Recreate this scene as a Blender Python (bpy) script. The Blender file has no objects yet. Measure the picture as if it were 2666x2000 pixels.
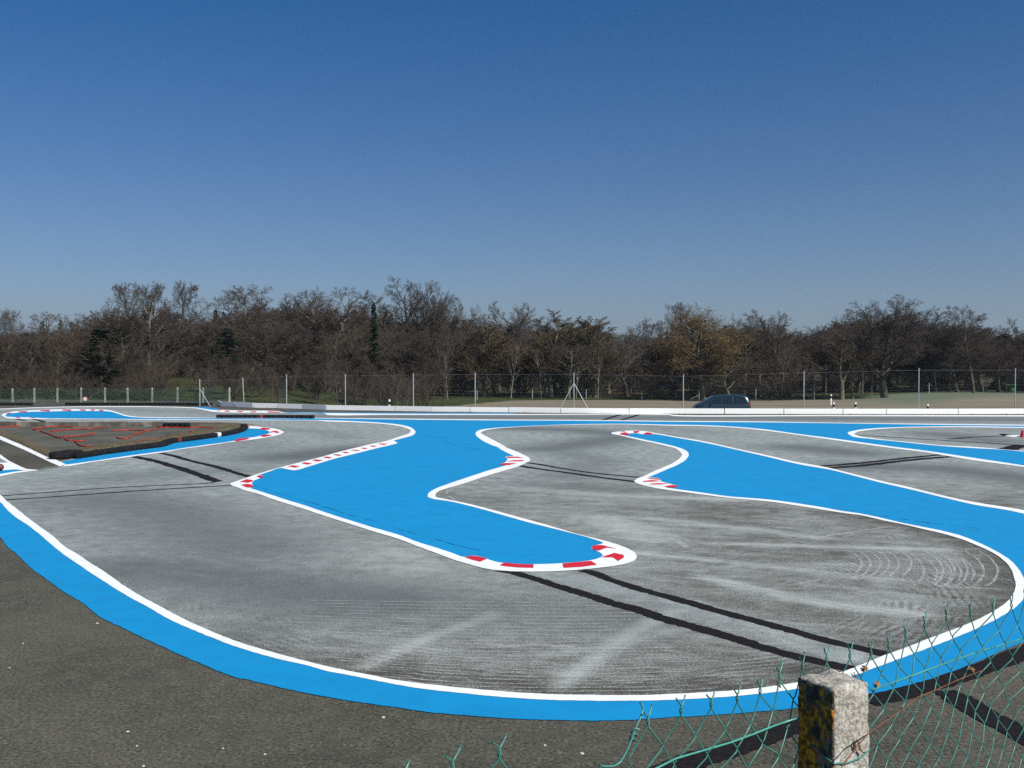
import bpy, bmesh, math, random
import numpy as np
from mathutils import Vector, Matrix, noise as mnoise
from mathutils.geometry import tessellate_polygon

random.seed(7); np.random.seed(7)
C = bpy.context.scene.collection
scene = bpy.context.scene

# ------------------------------------------------------------------ camera
F_PX, HORIZ, EYE = 2594.0, 935.0, 2.8            # focal length in photo pixels, horizon row, eye height
PITCH = math.atan((1000 - HORIZ) / F_PX)
cam_d = bpy.data.cameras.new('camera'); cam = bpy.data.objects.new('camera', cam_d); C.objects.link(cam)
cam_d.sensor_width = 36; cam_d.lens = 36 * F_PX / 2666.0
cam_d.clip_start = 0.05; cam_d.clip_end = 20000
cam.location = (0, 0, EYE); cam.rotation_euler = (math.pi / 2 - PITCH, 0, 0)
scene.camera = cam

# ------------------------------------------------------------------ light
SUN_AZ, SUN_EL = math.radians(48), math.radians(42)     # azimuth measured from behind the camera towards the right
to_sun = Vector((math.sin(SUN_AZ) * math.cos(SUN_EL), -math.cos(SUN_AZ) * math.cos(SUN_EL), math.sin(SUN_EL)))
world = bpy.data.worlds.new("World"); scene.world = world; world.use_nodes = True
wn = world.node_tree.nodes; wl = world.node_tree.links
sky = wn.new('ShaderNodeTexSky'); sky.sky_type = 'NISHITA'; sky.sun_disc = False
sky.sun_elevation = SUN_EL; sky.sun_rotation = math.pi - SUN_AZ
sky.altitude = 600; sky.air_density = 1.0; sky.dust_density = 0.7; sky.ozone_density = 3.0
wbg = wn['Background']; wbg.inputs['Strength'].default_value = 0.075
wtint = wn.new('ShaderNodeMix'); wtint.data_type = 'RGBA'; wtint.blend_type = 'MULTIPLY'; wtint.inputs[0].default_value = 1.0; 
wco = wn.new('ShaderNodeTexCoord'); wsx = wn.new('ShaderNodeSeparateXYZ'); wl.new(wco.outputs['Generated'], wsx.inputs[0])
wmr = wn.new('ShaderNodeMapRange'); wmr.interpolation_type = 'SMOOTHSTEP'; wmr.inputs[1].default_value = 0.0; wmr.inputs[2].default_value = 0.42; wl.new(wsx.outputs[2], wmr.inputs[0])
wgr = wn.new('ShaderNodeMix'); wgr.data_type = 'RGBA'; wgr.inputs[6].default_value = (.55, .60, .75, 1); wgr.inputs[7].default_value = (.10, .50, .83, 1)   # deep spring blue, greyer at the horizon
wl.new(wmr.outputs[0], wgr.inputs[0]); wl.new(wgr.outputs[2], wtint.inputs[7])
wl.new(sky.outputs[0], wtint.inputs[6]); wl.new(wtint.outputs[2], wbg.inputs['Color'])
sun_d = bpy.data.lights.new('sun', 'SUN'); sun_d.energy = 5.0; sun_d.angle = math.radians(0.5); sun_d.color = (1, 0.955, 0.86)
sun = bpy.data.objects.new('sun', sun_d); C.objects.link(sun); sun.location = (30, -20, 60)
sun.rotation_euler = to_sun.to_track_quat('Z', 'Y').to_euler()
scene.view_settings.view_transform = 'Standard'; scene.view_settings.look = 'None'
scene.view_settings.exposure = 0.30; scene.view_settings.gamma = 1.0; scene.view_settings.use_curve_mapping = False
scene.render.engine = 'CYCLES'
scene.cycles.max_bounces = 5; scene.cycles.diffuse_bounces = 2; scene.cycles.glossy_bounces = 2
scene.cycles.volume_bounces = 0; scene.cycles.transparent_max_bounces = 8
scene.cycles.use_denoising = False

# ------------------------------------------------------------------ helpers
def ray(px, py):
    u = -(py - 1000) / F_PX
    return Vector(((px - 1333) / F_PX, math.cos(PITCH) + u * math.sin(PITCH), -math.sin(PITCH) + u * math.cos(PITCH)))
def on_ground(px, py, z=0.0):
    r = ray(px, py); t = (z - EYE) / r.z
    return Vector((r.x * t, r.y * t, z))
def at_depth(px, py, d):
    r = ray(px, py); t = d / r.y
    return Vector((r.x * t, d, EYE + r.z * t))

CROPS = dict(a=(0, 1030, .4069), b=(850, 1030, .4069), c=(1750, 1000, .4141), d=(1550, 1500, .5045), e=(1100, 1150, .3617),
             f=(1900, 1100, .3463), g=(0, 1220, .31646), h=(550, 1150, .31646), i=(0, 1040, .20344), j=(400, 1040, .20344),
             k=(2100, 960, .25588), l=(600, 1400, .49729), m=(850, 1650, .38427), n=(0, 1500, .45208), o=(0, 0, 1.2058),
             p=(0, 1080, .1085), q=(200, 1080, .13562), z=(0, 0, 1.0))
def P(crop, *pts):
    x0, y0, s = CROPS[crop]
    return [(x0 + u * s, y0 + v * s) for u, v in pts]

def spline_px(pts, step=5.0):
    out = []
    n = len(pts)
    for i in range(n - 1):
        p0 = pts[max(i - 1, 0)]; p1 = pts[i]; p2 = pts[i + 1]; p3 = pts[min(i + 2, n - 1)]
        L = math.dist(p1, p2); k = max(1, int(L / step))
        d1 = max(math.dist(p0, p1), 1e-6) ** .5; d2 = max(L, 1e-6) ** .5; d3 = max(math.dist(p2, p3), 1e-6) ** .5
        for j in range(k):
            t = j / k
            r = []
            for a in (0, 1):
                m1 = (p2[a] - p1[a]) if i == 0 else d2 * ((p1[a] - p0[a]) / d1 - (p2[a] - p0[a]) / (d1 + d2)) + (p2[a] - p1[a])
                m2 = (p2[a] - p1[a]) if i == n - 2 else (p2[a] - p1[a]) + d2 * ((p3[a] - p2[a]) / d3 - (p3[a] - p1[a]) / (d2 + d3))
                h00 = 2*t**3 - 3*t**2 + 1; h10 = t**3 - 2*t**2 + t; h01 = -2*t**3 + 3*t**2; h11 = t**3 - t**2
                r.append(h00 * p1[a] + h10 * m1 + h01 * p2[a] + h11 * m2)
            out.append(tuple(r))
    out.append(pts[-1])
    return out

def resample(pts, n):
    a = np.array(pts, float); seg = np.hypot(*np.diff(a, axis=0).T); s = np.concatenate([[0], np.cumsum(seg)])
    t = np.linspace(0, s[-1], n)
    return list(zip(np.interp(t, s, a[:, 0]), np.interp(t, s, a[:, 1])))

def link(o, parent=None):
    C.objects.link(o)
    if parent: o.parent = parent
    return o
def mesh_obj(name, verts, faces, mats, parent=None, smooth=False):
    me = bpy.data.meshes.new(name); me.from_pydata([tuple(v) for v in verts], [], [tuple(f) for f in faces])
    for m in (mats if isinstance(mats, (list, tuple)) else [mats]): me.materials.append(m)
    if smooth: me.polygons.foreach_set('use_smooth', [True] * len(me.polygons))
    me.update()
    return link(bpy.data.objects.new(name, me), parent)
def np_mesh(name, verts, faces, mat, smooth=False):
    """faces: (n,k) int array"""
    me = bpy.data.meshes.new(name); k = faces.shape[1]; n = len(faces)
    me.vertices.add(len(verts)); me.vertices.foreach_set('co', np.ascontiguousarray(verts, dtype=np.float32).ravel())
    me.loops.add(n * k); me.loops.foreach_set('vertex_index', faces.astype(np.int32).ravel())
    me.polygons.add(n); me.polygons.foreach_set('loop_start', np.arange(0, n * k, k, dtype=np.int32))
    me.polygons.foreach_set('loop_total', np.full(n, k, dtype=np.int32))
    if smooth: me.polygons.foreach_set('use_smooth', np.ones(n, dtype=bool))
    me.materials.append(mat); me.update(calc_edges=True)
    return me
def empty(name, loc=(0, 0, 0), rz=0):
    o = bpy.data.objects.new(name, None); o.location = loc; o.rotation_euler = (0, 0, rz); C.objects.link(o); return o
def tag(o, label=None, cat=None, group=None, kind=None):
    if label: o['label'] = label
    if cat: o['category'] = cat
    if group: o['group'] = group
    if kind: o['kind'] = kind
    return o

class MB:
    def __init__(s): s.v = []; s.f = []; s.mi = []
    def add(s, vs, fs, mi=0):
        b = len(s.v); s.v += [tuple(v) for v in vs]; s.f += [tuple(b + i for i in f) for f in fs]; s.mi += [mi] * len(fs)
    def box(s, c, size, rz=0, mi=0, taper=1.0, M=None):
        x, y, z = size[0] / 2, size[1] / 2, size[2] / 2; vs = []
        for (sx, sy, sz) in ((-1,-1,-1),(1,-1,-1),(1,1,-1),(-1,1,-1),(-1,-1,1),(1,-1,1),(1,1,1),(-1,1,1)):
            k = taper if sz > 0 else 1
            v = Vector((sx * x * k, sy * y * k, sz * z))
            v.rotate(Matrix.Rotation(rz, 3, 'Z'))
            if M: v = M @ v
            vs.append(v + Vector(c))
        s.add(vs, ((0,3,2,1),(4,5,6,7),(0,1,5,4),(1,2,6,5),(2,3,7,6),(3,0,4,7)), mi)
    def tube(s, pts, r, sides=6, mi=0, caps=True):
        pts = [Vector(p) for p in pts]; n = len(pts)
        rs = r if isinstance(r, (list, tuple)) else [r] * n
        vs = []; up = None
        for i in range(n):
            d = (pts[min(i + 1, n - 1)] - pts[max(i - 1, 0)])
            if d.length < 1e-9: d = Vector((0, 0, 1))
            d.normalize()
            if up is None:
                up = Vector((0, 0, 1)) if abs(d.z) < .9 else Vector((1, 0, 0))
            a = d.cross(up)
            if a.length < 1e-6: a = d.orthogonal()
            a.normalize(); b = a.cross(d).normalized(); up = b
            for k in range(sides):
                t = 2 * math.pi * k / sides
                vs.append(pts[i] + (a * math.cos(t) + b * math.sin(t)) * rs[i])
        fs = []
        for i in range(n - 1):
            for k in range(sides):
                k2 = (k + 1) % sides
                fs.append((i * sides + k, i * sides + k2, (i + 1) * sides + k2, (i + 1) * sides + k))
        if caps:
            fs.append(tuple(range(sides))); fs.append(tuple((n - 1) * sides + k for k in reversed(range(sides))))
        s.add(vs, fs, mi)
    def build(s, name, mats, parent=None, smooth=False):
        o = mesh_obj(name, s.v, s.f, mats, parent, smooth)
        if isinstance(mats, (list, tuple)) and len(mats) > 1: o.data.polygons.foreach_set('material_index', s.mi)
        return o

# ------------------------------------------------------------------ materials
def mat_new(name, rough=.8, spec=.3, metallic=0.0):
    m = bpy.data.materials.new(name); m.use_nodes = True
    b = m.node_tree.nodes['Principled BSDF']; b.inputs['Roughness'].default_value = rough
    b.inputs['Specular IOR Level'].default_value = spec; b.inputs['Metallic'].default_value = metallic
    return m, m.node_tree.nodes, m.node_tree.links, b
class G:
    """small node-graph writer"""
    def __init__(s, nt): s.n = nt.nodes; s.l = nt.links
    def val(s, sock, v):
        if isinstance(v, bpy.types.NodeSocket): s.l.new(v, sock)
        elif v is not None: sock.default_value = v
    def coord(s, kind='Object'): return s.n.new('ShaderNodeTexCoord').outputs[kind]
    def map(s, vec, scale=(1, 1, 1), rot=(0, 0, 0), loc=(0, 0, 0)):
        m = s.n.new('ShaderNodeMapping'); s.l.new(vec, m.inputs[0]); m.inputs['Scale'].default_value = scale
        m.inputs['Rotation'].default_value = rot; m.inputs['Location'].default_value = loc; return m.outputs[0]
    def rmap(s, vec, ang, sx, sy): return s.map(s.map(vec, (1, 1, 1), (0, 0, ang)), (sx, sy, 1))
    def noise(s, vec, scale, detail=3, rough=.5, dist=0):
        t = s.n.new('ShaderNodeTexNoise'); s.l.new(vec, t.inputs['Vector']); t.inputs['Scale'].default_value = scale
        t.inputs['Detail'].default_value = detail; t.inputs['Roughness'].default_value = rough; t.inputs['Distortion'].default_value = dist
        return t.outputs['Fac']
    def voro(s, vec, scale, out='Distance', feature='F1'):
        t = s.n.new('ShaderNodeTexVoronoi'); t.feature = feature; s.l.new(vec, t.inputs['Vector']); t.inputs['Scale'].default_value = scale
        return t.outputs[out]
    def math(s, op, a, b=None, clamp=False):
        t = s.n.new('ShaderNodeMath'); t.operation = op; t.use_clamp = clamp; s.val(t.inputs[0], a)
        if b is not None: s.val(t.inputs[1], b)
        return t.outputs[0]
    def vmath(s, op, a, b=None, out=0):
        t = s.n.new('ShaderNodeVectorMath'); t.operation = op; s.val(t.inputs[0], a)
        if b is not None: s.val(t.inputs[1], b)
        return t.outputs[out]
    def step(s, v, lo, hi, a=0.0, b=1.0):
        t = s.n.new('ShaderNodeMapRange'); t.interpolation_type = 'SMOOTHSTEP'; s.val(t.inputs[0], v)
        t.inputs[1].default_value = lo; t.inputs[2].default_value = hi; t.inputs[3].default_value = a; t.inputs[4].default_value = b
        return t.outputs[0]
    def mix(s, f, a, b, mode='MIX'):
        t = s.n.new('ShaderNodeMix'); t.data_type = 'RGBA'; t.blend_type = mode
        s.val(t.inputs[0], f)
        for k, v in ((6, a), (7, b)):
            s.val(t.inputs[k], (*v, 1) if isinstance(v, tuple) and len(v) == 3 else v)
        return t.outputs[2]
    def attr(s, name):
        t = s.n.new('ShaderNodeAttribute'); t.attribute_name = name; return t.outputs['Fac']
    def bump(s, h, strength, dist, bsdf):
        t = s.n.new('ShaderNodeBump'); t.inputs['Strength'].default_value = strength; t.inputs['Distance'].default_value = dist
        s.l.new(h, t.inputs['Height']); s.l.new(t.outputs[0], bsdf.inputs['Normal'])
    def rand(s): return s.n.new('ShaderNodeObjectInfo').outputs['Random']

def simple_mat(name, col, rough=.7, spec=.3, var=.25, scale=8, metallic=0, bump=0, objvar=0.0, emission=None):
    m, n, l, b = mat_new(name, rough, spec, metallic); g = G(m.node_tree); co = g.coord()
    f = g.noise(co, scale, 4, .6)
    c = g.mix(g.step(f, .3, .7), tuple(x * (1 - var) for x in col), tuple(min(1, x * (1 + var)) for x in col))
    if objvar:
        c = g.mix(g.math('MULTIPLY', g.rand(), objvar), c, tuple(x * .45 for x in col))
    l.new(c, b.inputs['Base Color'])
    if bump: g.bump(f, bump, .01, b)
    return m

def asphalt_apron():
    m, n, l, b = mat_new('old_asphalt', .92, .15); g = G(m.node_tree); co = g.coord()
    big = g.noise(co, .35, 5, .6, .4); fine = g.noise(co, 34, 4, .8); mid = g.noise(co, 5, 6, .75, .4)
    c = g.mix(g.step(big, .3, .72), (.045, .047, .037), (.096, .092, .072))
    c = g.mix(g.math('MULTIPLY', g.step(mid, .42, .66), .6), c, (.115, .107, .085))
    c = g.mix(g.math('MULTIPLY', g.step(fine, .56, .66), .85), c, (.22, .22, .185))
    c = g.mix(g.math('MULTIPLY', g.step(fine, .47, .38), .9), c, (.016, .016, .015))
    v = g.voro(co, 26); sp = g.step(v, .13, .07); gate = g.step(g.noise(co, 30, 1), .62, .68)
    c = g.mix(g.math('MULTIPLY', sp, gate), c, (.42, .41, .36))
    scrape = g.math('MULTIPLY', g.step(g.noise(g.rmap(co, .35, 1.0, 7), 2.2, 5, .7), .63, .72), g.step(fine, .42, .6))
    c = g.mix(g.math('MULTIPLY', scrape, .55), c, (.34, .33, .31))
    l.new(c, b.inputs['Base Color']); g.bump(fine, .6, .004, b)
    return m

def asphalt_track():
    m, n, l, b = mat_new('track_asphalt', .88, .2); g = G(m.node_tree); co = g.coord()
    rub = g.attr('rubber'); res = g.attr('residue'); dist = g.attr('fresh')
    fine = g.noise(co, 50, 3, .8); mid = g.noise(co, 3.2, 5, .65, .5); big = g.noise(co, .42, 4, .6, .8)
    sa = g.noise(g.rmap(co, -.80, .8, 7), 2.2, 6, .8, .2); sb = g.noise(g.rmap(co, .22, .7, 7), 2.2, 6, .8, .3); sc_ = g.noise(g.rmap(co, -.02, .8, 8), 2.4, 6, .8, .25)
    pick = g.step(g.noise(co, .55, 2, .5, 1.2), .44, .56); near = g.step(g.vmath('DOT_PRODUCT', co, (-.25, 1, 0), out='Value'), 9.6, 11.5)
    streak = g.mix(near, sc_, g.mix(pick, sa, sb))
    streak2 = g.noise(g.rmap(co, .35, .5, 2.6), 1.5, 6, .75, .8)
    t = g.math('ADD', g.math('MULTIPLY', fine, 1.05), g.math('MULTIPLY', streak, .40))
    t = g.math('ADD', t, g.math('MULTIPLY', mid, .32)); t = g.math('ADD', t, g.math('MULTIPLY', big, .40)); t = g.math('ADD', t, g.math('MULTIPLY', streak2, .40))
    t = g.math('ADD', t, g.math('MULTIPLY', res, .24))
    # brush ridges that run parallel to the outer line (its near part is close to a circle)
    arc = [on_ground(*p_) for p_ in ((812, 1724), (1042, 1771), (1234, 1793), (1426, 1807), (1611, 1809.5), (1853, 1801))]
    A_ = np.array([(2 * v.x, 2 * v.y, 1) for v in arc]); s_ = np.linalg.lstsq(A_, np.array([v.x ** 2 + v.y ** 2 for v in arc]), rcond=None)[0]
    Rf = math.sqrt(s_[2] + s_[0] ** 2 + s_[1] ** 2)
    rd = g.math('SUBTRACT', Rf, g.vmath('DISTANCE', g.vmath('MULTIPLY', co, (1, 1, 0)), (float(s_[0]), float(s_[1]), 0), out='Value'))
    rip = g.math('SINE', g.math('ADD', g.math('MULTIPLY', rd, 62.0), g.math('MULTIPLY', g.noise(co, 1.7, 4, .7), 16.0)))
    rip = g.math('MULTIPLY', rip, g.math('MULTIPLY', g.step(rd, 1.5, .5), g.step(g.noise(co, 1.4, 4, .7), .46, .62)))
    t = g.math('ADD', t, g.math('MULTIPLY', rip, .085))
    m1 = g.step(t, 1.05, 1.62)
    speck = g.mix(m1, (.062, .059, .049), (.385, .415, .405))
    smooth = g.mix(g.step(g.math('ADD', g.math('MULTIPLY', mid, .5), g.math('ADD', g.math('MULTIPLY', streak, .12), g.math('MULTIPLY', fine, .85))), .50, .98), (.105, .122, .120), (.41, .45, .445))
    c = g.mix(g.math('MULTIPLY', dist, 1.0, True), speck, smooth)
    rr = g.math('MULTIPLY', rub, g.step(g.math('ADD', g.math('MULTIPLY', mid, .5), g.math('MULTIPLY', streak2, .6)), .12, .62), True)
    c = g.mix(g.math('MULTIPLY', rr, g.step(fine, .85, .3, .55, 1.0)), c, (.070, .083, .087))
    dk = g.step(g.noise(g.rmap(co, -.5, 1, 4), 3.5, 6, .8), .60, .72)
    c = g.mix(g.math('MULTIPLY', dk, .35), c, (.10, .098, .09))
    l.new(c, b.inputs['Base Color']); g.bump(fine, .25, .002, b)
    return m

def paint(name, col, rough=.6, wear=.06, dirt=(.1, .1, .1)):
    m, n, l, b = mat_new(name, rough, .35); g = G(m.node_tree); co = g.coord()
    fine = g.noise(co, 75, 2, .7); mid = g.noise(co, 2.5, 5, .6, .4); lo = g.noise(co, .3, 3)
    c = g.mix(g.step(mid, .25, .75), tuple(x * .90 for x in col), tuple(min(1, x * 1.05) for x in col)); c = g.mix(g.math('MULTIPLY', g.step(fine, .35, .7), .12), c, tuple(x * .75 for x in col))
    c = g.mix(g.math('MULTIPLY', g.step(lo, .35, .7), .10), c, tuple(x * .72 for x in col))
    c = g.mix(g.math('MULTIPLY', g.step(fine, .40, .28), wear * 3), c, dirt)
    scuff = g.step(g.noise(g.rmap(co, .5, .8, 6), 3, 6, .75), .66, .76)
    c = g.mix(g.math('MULTIPLY', scuff, wear * 2.2), c, dirt)
    l.new(c, b.inputs['Base Color']); g.bump(fine, .35, .003, b)
    return m

M_APRON = asphalt_apron(); M_TRACK = asphalt_track()
M_BLUE = paint('blue_paint', (.0, .245, .54), .75, .035, (.01, .05, .12))
M_WHITE = paint('white_paint', (.84, .86, .86), .6, .05, (.4, .4, .38))
M_RED = paint('red_paint', (.62, .015, .03), .55, .05, (.15, .03, .03))
M_TAR = simple_mat('tar', (.011, .009, .010), .85, .15, .5, 30, bump=.3)

def streak_mat():
    m, n, l, b = mat_new('dried_residue', .9, .1); g = G(m.node_tree); co = g.coord()
    f = g.noise(co, 60, 3, .75); lo = g.noise(co, 4, 4, .7)
    b.inputs['Base Color'].default_value = (.46, .465, .46, 1)
    a = g.math('MULTIPLY', g.step(g.math('ADD', f, g.math('MULTIPLY', lo, .6)), .66, .90), .85)
    l.new(a, b.inputs['Alpha']); return m
M_STREAK = streak_mat()
# ------------------------------------------------------------------ terrain
def sm(a, b, x):
    t = np.clip((x - a) / (b - a), 0, 1); return t * t * (3 - 2 * t)
def edge_y(x): return np.interp(x, [-60, -30, -17, -10, 0, 12, 40, 80], [72, 68, 62.5, 58.5, 55.0, 53.5, 53.5, 53.5])
def terrain_z(x, y):
    x = np.asarray(x, float); y = np.asarray(y, float)
    z = -.05 + 1.20 * (1 - sm(3.4, 5.4, y))
    e = edge_y(x)
    left = sm(-8, -26, x)
    low = -2.0 * (1 - left) + (-.9) * left
    z = z + (low + .05) * sm(e, e + 16, y)
    z = z + left * (.55 * sm(85, 118, y) - .15 * sm(150, 240, y)) + 1.0 * np.exp(-((x + 38) / 8.0) ** 2 - ((y - 114) / 10.0) ** 2)
    z = z + .35 * sm(36, 60, x) * sm(95, 135, y)
    z = z + .12 * np.sin(x * .13 + 1) * np.sin(y * .07) * sm(85, 120, y)
    return z
xs = np.concatenate([np.linspace(-4000, -300, 12), np.linspace(-260, -80, 14), np.linspace(-76, 76, 77), np.linspace(80, 260, 14), np.linspace(300, 4000, 12)])
ys = np.concatenate([np.linspace(-400, -20, 8), np.linspace(-15, 3, 7), np.linspace(3.3, 5.6, 12), np.linspace(8, 48, 9), np.linspace(50, 160, 74), np.linspace(165, 300, 12), np.linspace(340, 4200, 16)])
X, Y = np.meshgrid(xs, ys); Z = terrain_z(X, Y)
nx, ny = len(xs), len(ys)
idx = np.arange(nx * ny).reshape(ny, nx)
faces = np.stack([idx[:-1, :-1], idx[:-1, 1:], idx[1:, 1:], idx[1:, :-1]], -1).reshape(-1, 4)
def ground_mat():
    m, n, l, b = mat_new('meadow', .95, .1); g = G(m.node_tree); co = g.coord(); fld = g.attr('field'); wood = g.attr('wood')
    big = g.noise(co, .06, 5, .6, .3); mid = g.noise(co, .9, 5, .7); fine = g.noise(co, 12, 3, .7)
    c = g.mix(g.step(big, .3, .7), (.018, .033, .010), (.036, .055, .016))
    c = g.mix(g.math('MULTIPLY', g.step(mid, .40, .70), .7), c, (.085, .072, .038))
    bare = g.mix(g.step(g.noise(g.map(co, (.05, .6, 1)), 1, 4), .35, .65), (.17, .150, .112), (.235, .205, .155))
    bare = g.mix(g.math('MULTIPLY', g.step(mid, .5, .8), .4), bare, (.17, .16, .10))
    leaf = g.mix(g.step(mid, .35, .7), (.075, .052, .028), (.05, .055, .022))
    c = g.mix(g.step(g.math('ADD', wood, g.math('MULTIPLY', g.math('SUBTRACT', big, .5), 1.2)), .35, .65), c, leaf)
    c = g.mix(g.step(g.math('ADD', fld, g.math('MULTIPLY', g.math('SUBTRACT', mid, .5), .25)), .4, .6), c, bare)
    c = g.mix(g.math('MULTIPLY', g.step(fine, .5, .3), .5), c, (.02, .022, .012))
    c = g.mix(g.math('MULTIPLY', g.attr('green'), .65), c, (.085, .13, .09))
    l.new(c, b.inputs['Base Color']); g.bump(mid, .6, .15, b)
    return m
me = np_mesh('ground', np.stack([X, Y, Z], -1).reshape(-1, 3), faces, ground_mat(), True)
ground = tag(link(bpy.data.objects.new('ground', me)), kind='structure')
fy = np.interp(X, [-60, -22, -14, 0, 20, 40, 55, 75, 120], [60, 60, 88, 113, 116, 119, 134, 150, 160])
field = (sm(-1, 1, fy - Y) * sm(76, 79, Y)).ravel()
wood = (sm(126, 140, Y) ).ravel()
green = (sm(36, 46, X) * sm(fy - 20, fy - 12, Y) * sm(fy + 3, fy, Y)).ravel()
for nm, a in (('field', field), ('wood', wood), ('green', green)):
    at = me.attributes.new(nm, 'FLOAT', 'POINT'); at.data.foreach_set('value', a.astype(np.float32))

# country road that the car drives on
rx = np.linspace(-70, 200, 110); rv = []; rf = []
for k, x in enumerate(rx):
    for y in (79.0, 87.5):
        rv.append((x, y, float(max(terrain_z(x, y), terrain_z(x, 83))) + .03))
for k in range(len(rx) - 1): rf.append((2 * k, 2 * k + 2, 2 * k + 3, 2 * k + 1))
road = mesh_obj('road', rv, rf, simple_mat('road_asphalt', (.07, .07, .072), .9, .2, .2, 3)); tag(road, kind='structure')

# asphalt plateau of the circuit
ax = np.linspace(-75, 80, 32); av = []; af = []
for x in ax: av += [(x, 5.35, 0.0), (x, float(edge_y(x)) + .6, 0.0)]
for k in range(len(ax) - 1): af.append((2 * k, 2 * k + 2, 2 * k + 3, 2 * k + 1))
apron = tag(mesh_obj('asphalt_ground', av, af, M_APRON), kind='structure')

# ------------------------------------------------------------------ traced markings
S1T = (P('z', (-420, 1135), (-160, 1205)) + P('g', (0,215),(50,262),(130,325),(230,405),(330,480),(430,550),(530,640),(640,705),(740,775),(840,835),(940,905),(1040,975),(1180,1060),(1330,1140),(1450,1205),(1570,1264))
       + P('l', (0,530),(120,570),(280,615),(450,660),(600,693),(700,712),(900,750),(1100,774),(1275,791),(1480,808),(1661,818),(1900,823))
       + P('d', (200,614),(400,608),(600,597),(800,582),(950,563),(1060,545),(1180,518),(1300,485),(1400,445),(1500,405),(1600,370),(1700,330),(1800,292),(1900,255),(2000,210),(2080,165),(2140,115),(2168,60),(2168,20))
       + P('f', (2148,1220),(2135,1150),(2100,1080),(2040,1020),(1950,965),(1850,920),(1750,880),(1600,835),(1450,800),(1300,765),(1150,735),(1000,700),(850,680),(600,640),(300,595),(0,568))
       + P('e', (2050,385),(1900,365),(1750,345),(1650,328),(1570,308),(1530,292),(1526,280),(1545,265),(1600,245),(1650,220),(1720,190),(1800,155),(1850,120),(1868,95),(1858,78)) + P('z', (1760,1168.5),(1735,1161.5),(1704.8,1154),(1670.8,1147.2),(1639.6,1140),(1612,1133.4),(1591.5,1129),(1592,1126.8),(1612.6,1123.3),(1630,1121.6),(1649.5,1121),(1682,1123.2),(1702,1126.7),(1730,1131.5),(1760,1137))
       + P('c', (200,360),(400,405),(600,448),(800,493),(940,517),(1100,555),(1300,605),(1500,650),(1700,700),(1900,742),(2212,793)) + P('z', (2800,1358), (3100,1420)))
S1B = (P('z', (-420, 1158), (-160, 1226)) + P('g', (0,275),(60,340),(130,400),(230,465),(330,545),(430,630),(530,710),(640,785),(750,860),(860,930),(960,995),(1060,1055),(1200,1130),(1320,1200),(1440,1262))
       + P('l', (0,560),(120,598),(250,635),(400,668),(500,697),(650,725),(850,765),(1000,790),(1200,812),(1400,832),(1600,845),(1800,852))
       + P('d', (200,643),(400,638),(600,628),(800,612),(950,595),(1060,578),(1200,550),(1340,510),(1450,470),(1560,430),(1700,378),(1850,320),(1980,265),(2100,205),(2180,150),(2212,110))
       + P('f', (2222,1260),(2218,1200),(2190,1130),(2120,1045),(2040,990),(1950,940),(1850,895),(1750,855),(1600,815),(1450,785),(1300,755),(1150,720),(1000,688),(850,665),(600,622),(300,580),(0,556))
       + P('e', (2000,365),(1850,345),(1740,328),(1640,310),(1590,296),(1580,282),(1595,265),(1640,250),(1700,225),(1770,195),(1840,165),(1900,125),(1918,95),(1910,75),(1880,56)) + P('z', (1762,1163.8),(1735,1157),(1704.8,1150.4),(1670.8,1143.3),(1639.6,1136.6),(1620,1132.6),(1612,1130),(1620,1128),(1640,1127.3),(1670,1128),(1690,1129),(1702,1129.8),(1730,1134),(1760,1139.5))
       + P('c', (200,368),(400,412),(600,458),(800,505),(1000,540),(1100,565),(1300,617),(1500,663),(1700,712),(1900,758),(2130,797)) + P('z', (2800,1370), (3100,1433)))
S2T = (P('i', (20,205),(40,185),(90,172),(150,158),(350,143),(640,130),(920,124),(1200,128),(1400,138),(1500,165),(1600,198),(1700,215),(1800,224),(2000,228))
       + P('j', (0,229),(400,232),(800,236),(1500,238),(2120,238)) + P('b', (400,147),(800,151),(1200,154),(1600,156)) + P('c', (0,232),(600,236),(1000,243),(1600,250),(2212,256)) + P('z', (3100, 1112)))
S2B = (P('i', (62,205),(80,190),(110,182),(180,174),(350,161),(640,154),(920,147),(1200,148),(1330,150),(1420,158),(1500,180),(1600,212),(1700,226),(1850,234),(2000,237))
       + P('j', (0,238),(800,240),(1500,243),(2120,244)) + P('b', (400,152),(1000,158),(1600,161)) + P('c', (0,237),(600,241),(1200,249),(1600,255),(2212,262)) + P('z', (3100, 1115)))
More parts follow.
